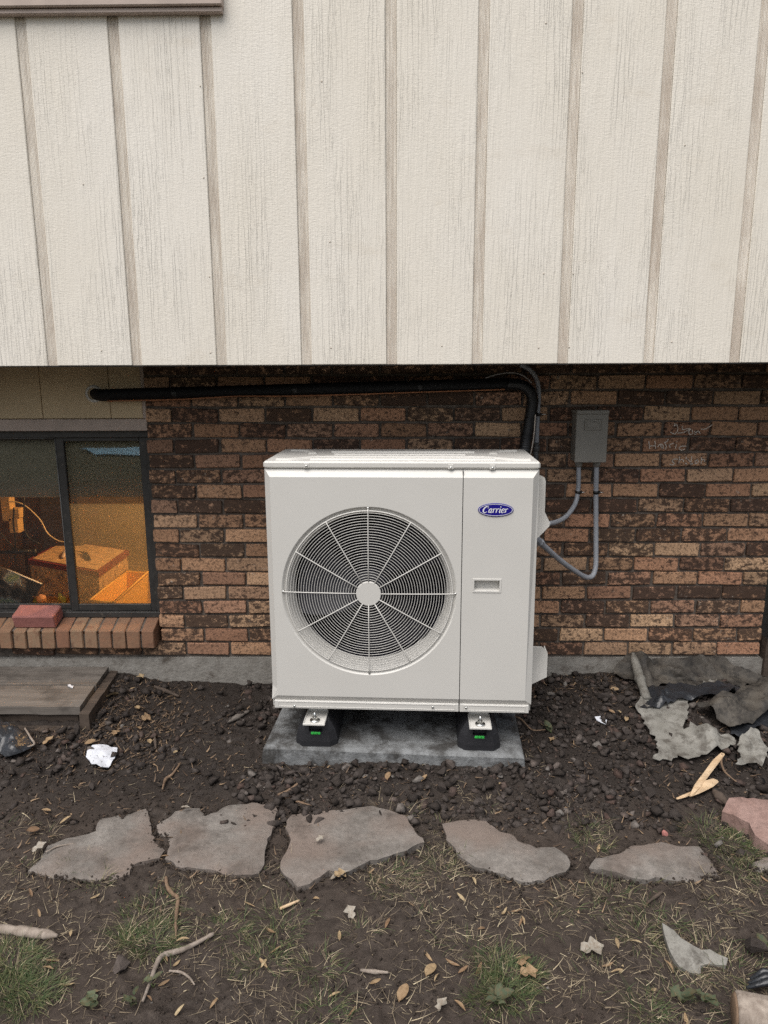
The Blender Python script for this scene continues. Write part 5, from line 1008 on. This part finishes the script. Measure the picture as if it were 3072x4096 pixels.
TUF = [(30, 2085, .07, 520, 1), (70, 2150, .05, 330, 1), (15, 2140, .06, 330, 1), (330, 2035, .075, 420, .9), (300, 1990, .06, 230, .7), (270, 2030, .05, 160, .6), (170, 1875, .05, 150, .8), (210, 1905, .05, 110, .5), (490, 2010, .05, 170, .7), (345, 1955, .06, 150, .6), (565, 2075, .055, 240, .7), (610, 1990, .06, 210, .55), (600, 2030, .05, 160, .7), (690, 2090, .05, 200, .6), (700, 2195, .05, 150, .8), (840, 1890, .075, 380, .45), (850, 1920, .05, 160, .3), (950, 1850, .05, 210, .4), (980, 1840, .045, 150, .3), (960, 1880, .05, 120, .35), (1110, 2110, .06, 330, 1), (1080, 2150, .06, 340, 1), (1060, 2080, .05, 150, .8), (1270, 1790, .05, 220, .5), (1280, 1830, .045, 120, .5), (1530, 1800, .06, 300, .75), (1590, 1830, .07, 420, .8), (1640, 1850, .06, 300, .75), (1600, 1880, .05, 200, .6), (1650, 1920, .06, 200, .4), (1320, 1930, .07, 240, .6), (1390, 1900, .05, 120, .3), (1440, 1990, .06, 170, .6), (1380, 2020, .06, 170, .6), (1540, 2070, .07, 300, .4), (1600, 2100, .06, 190, .5), (1480, 2080, .06, 200, .3), (1400, 2180, .06, 170, .7), (1470, 2170, .06, 150, .6), (1500, 1890, .06, 120, .1), (1560, 1960, .06, 130, .2), (1590, 1760, .03, 90, .6), (880, 1760, .04, 120, .1), (830, 1745, .03, 70, .1), (960, 1790, .05, 150, .15), (1060, 1740, .03, 100, .05), (1000, 1720, .025, 60, .05), (100, 1800, .04, 60, .2), (30, 1790, .05, 70, .1), (50, 1870, .05, 90, .2), (780, 2010, .05, 130, .3), (1180, 2000, .06, 130, .3), (1240, 1960, .06, 130, .4), (420, 1890, .06, 100, .2), (560, 1900, .06, 140, .15), (640, 1890, .05, 90, .1), (920, 2000, .06, 100, .25), (1010, 2040, .06, 140, .4), (1290, 2110, .06, 120, .3)]
B1, B2 = [], []
for a, b, r, n, gf in TUF:
    q = hit(*disp(a, b)); r *= random.uniform(.8, 1.35); n = int(n*(1.45 if gf >= .8 else 1.0 if gf >= .5 else .7))
    for _ in range(n):
        rr_ = r*math.sqrt(random.random()); th = random.random()*6.3; rr_ *= .7+.6*abs(math.sin(th*1.5+a)); x, y = q[0]+rr_*math.cos(th), q[1]+rr_*math.sin(th)*.8
        (B1 if random.random() < gf*.9 else B2).append((x, y, math.atan2(y-q[1], x-q[0])+random.gauss(0, .8)))
def arr(B): B = np.array(B); return np.c_[B[:, :2], gh(B[:, 0], B[:, 1])-.002], B[:, 2]
b, az = arr(B1); n = len(b); strips('grass', b, az, RNG.uniform(.018, .058, n), RNG.uniform(.0011, .0024, n), RNG.uniform(.45, 1.35, n), RNG.uniform(.1, .9, n), 'grass', 'sparse green grass tufts growing out of the dirt', 'grass')
b, az = arr(B2); n = len(b); strips('dry_grass', b, az, RNG.uniform(.018, .06, n), RNG.uniform(.0008, .0020, n), RNG.uniform(.8, 1.5, n), RNG.uniform(.0, .6, n), 'straw', 'dry yellow grass mixed into the tufts', 'dry grass')
def dstraw(x, y):
    n = fbm(x, y, 4.0, 3, 91)+.5; f = sst(-1.0, -1.3, y)*.9+.07+.2*sst(-.9, -1.15, x)*sst(-.7, -1.0, y)
    return np.clip(f*np.clip(n*3.2-1.15, .04, 1), 0, 1)
P = []
while len(P) < 6000:
    x, y = RNG.uniform(-1.5, 1.5, 3000), RNG.uniform(-1.85, -.35, 3000); k = (RNG.random(3000) < dstraw(x, y)) & ~blocked(x, y); P += list(np.stack([x[k], y[k], gh(x[k], y[k])+.003], 1))
b = np.array(P); n = len(b); az = RNG.uniform(0, 6.28, n); strips('straw_litter', b, az, RNG.uniform(.008, .050, n), RNG.uniform(.0007, .0022, n), RNG.uniform(1.2, 1.62, n), RNG.uniform(-.5, .4, n), 'straw', 'dry grass stalks littered over the bare dirt', 'dry stalks', 3)
def dlit(x, y): return np.clip(np.exp(-((x+1.08)/.22)**2-((y+.36)/.24)**2)*1.2+.5*np.exp(-((x-.85)/.3)**2-((y+.12)/.10)**2)+.05+.12*(fbm(x, y, 5, 3, 77)+.3), 0, 1)
P = []
while len(P) < 2600:
    x, y = RNG.uniform(-1.5, 1.6, 3000), RNG.uniform(-1.4, -.03, 3000); k = (RNG.random(3000) < dlit(x, y)) & ~blocked(x, y); P += list(np.stack([x[k], y[k], gh(x[k], y[k])+.004], 1))
b = np.array(P); n = len(b); strips('leaf_litter', b, RNG.uniform(0, 6.28, n), RNG.uniform(.008, .032, n), RNG.uniform(.002, .007, n), RNG.uniform(1.1, 1.6, n), RNG.uniform(-.5, .3, n), 'litter', 'crumbled brown leaf litter and bark bits on the dirt', 'leaf litter', 3)
# leaf-shaped meshes
def leaf_mesh(name, l, w, curl, mat, seed, lobes=0):
    r = np.random.default_rng(seed); V = []; n = 9
    for i in range(n):
        t = i/(n-1); ww = w*math.sin(math.pi*min(1, t*.96+.02))**.75*(1+(.45*math.sin(t*lobes*6.28) if lobes else 0)); z = curl*l*math.sin(t*math.pi*.9)
        for a in (-1, -.5, 0, .5, 1): V.append(((t-.5)*l, a*ww+r.normal()*.02*w, z+abs(a)*w*.35+r.normal()*.03*w))
    mb = MB(); mb.add(V, [(i*5+j, i*5+j+1, i*5+6+j, i*5+5+j) for i in range(n-1) for j in range(4)], True); return mb.mesh(name, MT[mat])
LT = [leaf_mesh('leaf', .036, .0045, .10*k-.1, 'tan', k) for k in range(4)]; LW = [leaf_mesh('leaf', .045, .013, .08, 'tan', 9), leaf_mesh('leaf', .055, .022, .10, 'tan', 10, 2)]
LG = [leaf_mesh('leaf', .07, .020, .06, 'gleaf', 11), leaf_mesh('leaf', .06, .022, .12, 'gleaf', 12, 2)]; LS = [leaf_mesh('leaf', .06, .020, .10, 'greyleaf', 13, 2)]
def leaf(px, me, label, s=1, az=None, group=None, up=.006, name='leaf'):
    q = hit(*px); o = link(name, me, None, label, 'leaf', group, loc=(q[0], q[1], q[2]+up), rot=(random.gauss(0, .25), random.gauss(0, .25), random.random()*6.28 if az is None else az)); o.scale = (s, s, s); return o
c10 = (1000, 3300, 1.508); GL = 'small dry tan leaves on the ground'; LL = 'narrow dry tan leaf lying on the dirt in the foreground'
for u, v in [(1350, 352), (1275, 445), (400, 462), (830, 605), (540, 680), (155, 765), (1075, 805), (1220, 840), (1285, 885), (510, 1040), (615, 1135), (1530, 535), (1395, 640), (80, 845), (125, 645), (755, 955), (1130, 935), (1380, 885), (1635, 595), (1265, 1105)]: leaf(crop(*c10, [(u, v)])[0], LT[random.randrange(4)], LL, random.uniform(.8, 1.15), None, GL)
for u, v in [(430, 665), (290, 880), (405, 970), (575, 440), (185, 425), (235, 548), (1505, 490), (1010, 245), (985, 205), (1065, 845), (900, 1060), (1590, 850), (1105, 710), (995, 815), (320, 830), (580, 1015), (1290, 1090), (1080, 1140), (990, 965)]: leaf(crop(*cL, [(u, v)])[0], LT[random.randrange(4)], LL, random.uniform(.75, 1.1), None, GL)
for u, v in [(725, 745), (30, 545), (100, 545), (750, 905), (725, 920), (1040, 890), (840, 740), (950, 1030), (665, 875), (140, 605), (1640, 345), (610, 155), (780, 85), (1150, 1215), (300, 500)]: leaf(crop(*cB, [(u, v)])[0], LT[random.randrange(4)], LL, random.uniform(.75, 1.1), None, GL)
LB = 'curled tan leaf lying against the rocks by the wall'; GB = 'curled tan leaves near the wall'
for u, v in [(800, 400), (830, 515), (880, 575), (690, 510), (700, 670), (840, 640), (570, 525), (300, 720), (430, 860), (200, 1260), (280, 1140), (400, 1200), (1060, 785), (905, 720), (680, 440), (850, 330), (545, 720)]: leaf(crop(0, 2500, 1.508, [(u, v)])[0], LW[0 if random.random() < .8 else 1], LB, random.uniform(.55, .95), None, GB, .012)
for u, v in [(195, 722), (610, 375), (640, 530), (690, 580), (590, 525)]: leaf(crop(*cR, [(u, v)])[0], LW[0 if random.random() < .8 else 1], 'curled tan leaf lying on the gravel right of the pad', random.uniform(.6, 1.0), None, 'curled tan leaves near the wall', .014)
for u, v in [(765, 430), (965, 440), (1390, 455), (500, 990), (1300, 345)]: leaf(crop(*c7_, [(u, v)])[0], LW[0 if random.random() < .8 else 1], 'curled tan leaf between the pad and the flagstones', random.uniform(.6, .9), None, 'curled tan leaves near the wall', .012)
leaf(crop(*cB, [(145, 860)])[0], LW[1], 'upper golden lobed dry leaf at bottom centre right', .7, 1.2); leaf(crop(*cB, [(180, 935)])[0], LW[1], 'lower orange lobed dry leaf at bottom centre right', .85, .2)
leaf(crop(*cB, [(570, 785)])[0], LS[0], 'pale grey brown lobed leaf in the grass at lower right', 1.1, .2); leaf(crop(*c10, [(605, 540)])[0], LS[0], 'small grey leaf lying on bare dirt below the pointed flagstone', .7, 2)
leaf(crop(*c10, [(1090, 895)])[0], LW[0], 'broad mustard yellow leaf standing in the lower middle', 1.05, 1.0); leaf(crop(*c10, [(925, 1030)])[0], LW[0], 'broad brown leaf at the bottom middle', 1.05, 1.1); leaf(crop(*c10, [(545, 325)])[0], LS[0], 'pinkish dry leaf just below the pointed flagstone', .95, .3)
leaf(crop(*c10, [(1160, 1105)])[0], LS[0], 'pale grey leaf at the bottom middle right', .7, .8); leaf(crop(*cL, [(245, 180)])[0], LS[0], 'crumpled whitish leaf on the leftmost flagstone', .75, .7, up=.025)
leaf(crop(0, 2500, 1.508, [(1120, 1145)])[0], LS[0], 'small dark leaf on the second flagstone', .5, .2, up=.024); leaf(crop(*c7_, [(390, 822)])[0], LS[0], 'small dark leaf on the pointed flagstone', .5, .6, up=.034)
def weed(px, n, s, label, seed, spread=1.0):
    q = hit(*px); w = thing('weed', label, 'weed', tuple(q)); r = np.random.default_rng(seed)
    for k in range(n):
        a = r.uniform(0, 6.28); L = s*r.uniform(.6, 1.1); o = link('leaf', LG[k % 2], w, loc=(math.cos(a)*L*.45*spread, math.sin(a)*L*.45*spread, .012+r.uniform(0, .02)), rot=(r.normal()*.2, -.25+r.normal()*.2, a)); o.scale = (L/.07,)*3
        mb = MB(); mb.tube([(0, 0, .002), (math.cos(a)*L*.2*spread, math.sin(a)*L*.2*spread, .012)], .0012, 5); mb.build('stem', MT['grass'], w, world=False)
weed(crop(*cL, [(585, 1100)])[0], 4, .038, 'broad leaved green weed at the bottom left', 1); weed(crop(*cL, [(820, 1090)])[0], 4, .038, 'green weed under the lower end of the bent branch', 2); weed(crop(*cL, [(925, 985)])[0], 2, .04, 'small green weed beside the bent branch', 3)
weed(crop(*cB, [(1130, 1105)])[0], 3, .045, 'long leaved green weed at the bottom right', 4, .8); weed(crop(*cB, [(1270, 1100)])[0], 4, .04, 'small bright green weed left of the wooden post', 5); weed(crop(*c10, [(1490, 1090)])[0], 6, .042, 'dandelion like green weed in the tuft at bottom centre right', 6); weed(crop(*cB, [(1650, 780)])[0], 3, .05, 'green weed at the right edge beside the dark rock', 7)
weed(crop(*cR, [(180, 655)])[0], 2, .05, 'small green sprout in the gravel right of the pad', 8)
q = hit(*crop(*cB, [(1630, 965)])[0], .02); mb = MB()
for k in range(3): mb.tube([q+np.array([-.05+.01*k, .012*k-.02, .0]), q+np.array([.0, .012*k-.018, .014+.004*k]), q+np.array([.08, .012*k-.02, .01])], [.004, .008, .006], 8)
mb.build('plastic_strip', MT['bag'], label='black plastic strips at the right edge above the wooden post', cat='plastic strip')
# ------------------------------------------------------------------ back yard behind the camera (seen mirrored in the glass)
fc = thing('wooden_fence', 'brown wooden yard fence behind the viewer', 'fence', (0, -12, -.2)); bm_ = MB(); bm_.box(-.07, .07, -.01, .01, 0, 1.75, .004); bme = bm_.mesh('board', MT['brown'])
for k in range(110): link('board', bme, fc, loc=(-9+.15*k, random.uniform(-.004, .004), random.uniform(-.02, .02)))
for z in (.35, 1.4):
    mb = MB(); mb.box(-9.1, 7.6, -12.055, -12.015, z-.2, z-.11); mb.build('rail', MT['brown'], fc)
P = [(-5.9, -10.1), (-4.4, -10.2), (-4.3, -9.1), (-5.2, -9.2)]; mb = MB(); pts, F = fill(refine(P, .2, .02, 3), .15, 3); Z = gh(pts[:, 0], pts[:, 1])+.05+fbm(pts[:, 0], pts[:, 1], 2, 2, 5)*.06
shell(mb, np.c_[pts, Z], np.c_[pts, Z-.01], F); mb.build('added_blue_sheet', plain('added_sheet_blue', (.35, .66, .85), .4), label='added pale blue sheet behind the viewer, mirrored as sky in the glass', cat='tarp')  # added unseen sheet whose mirror image makes the blue sky patch on the pane
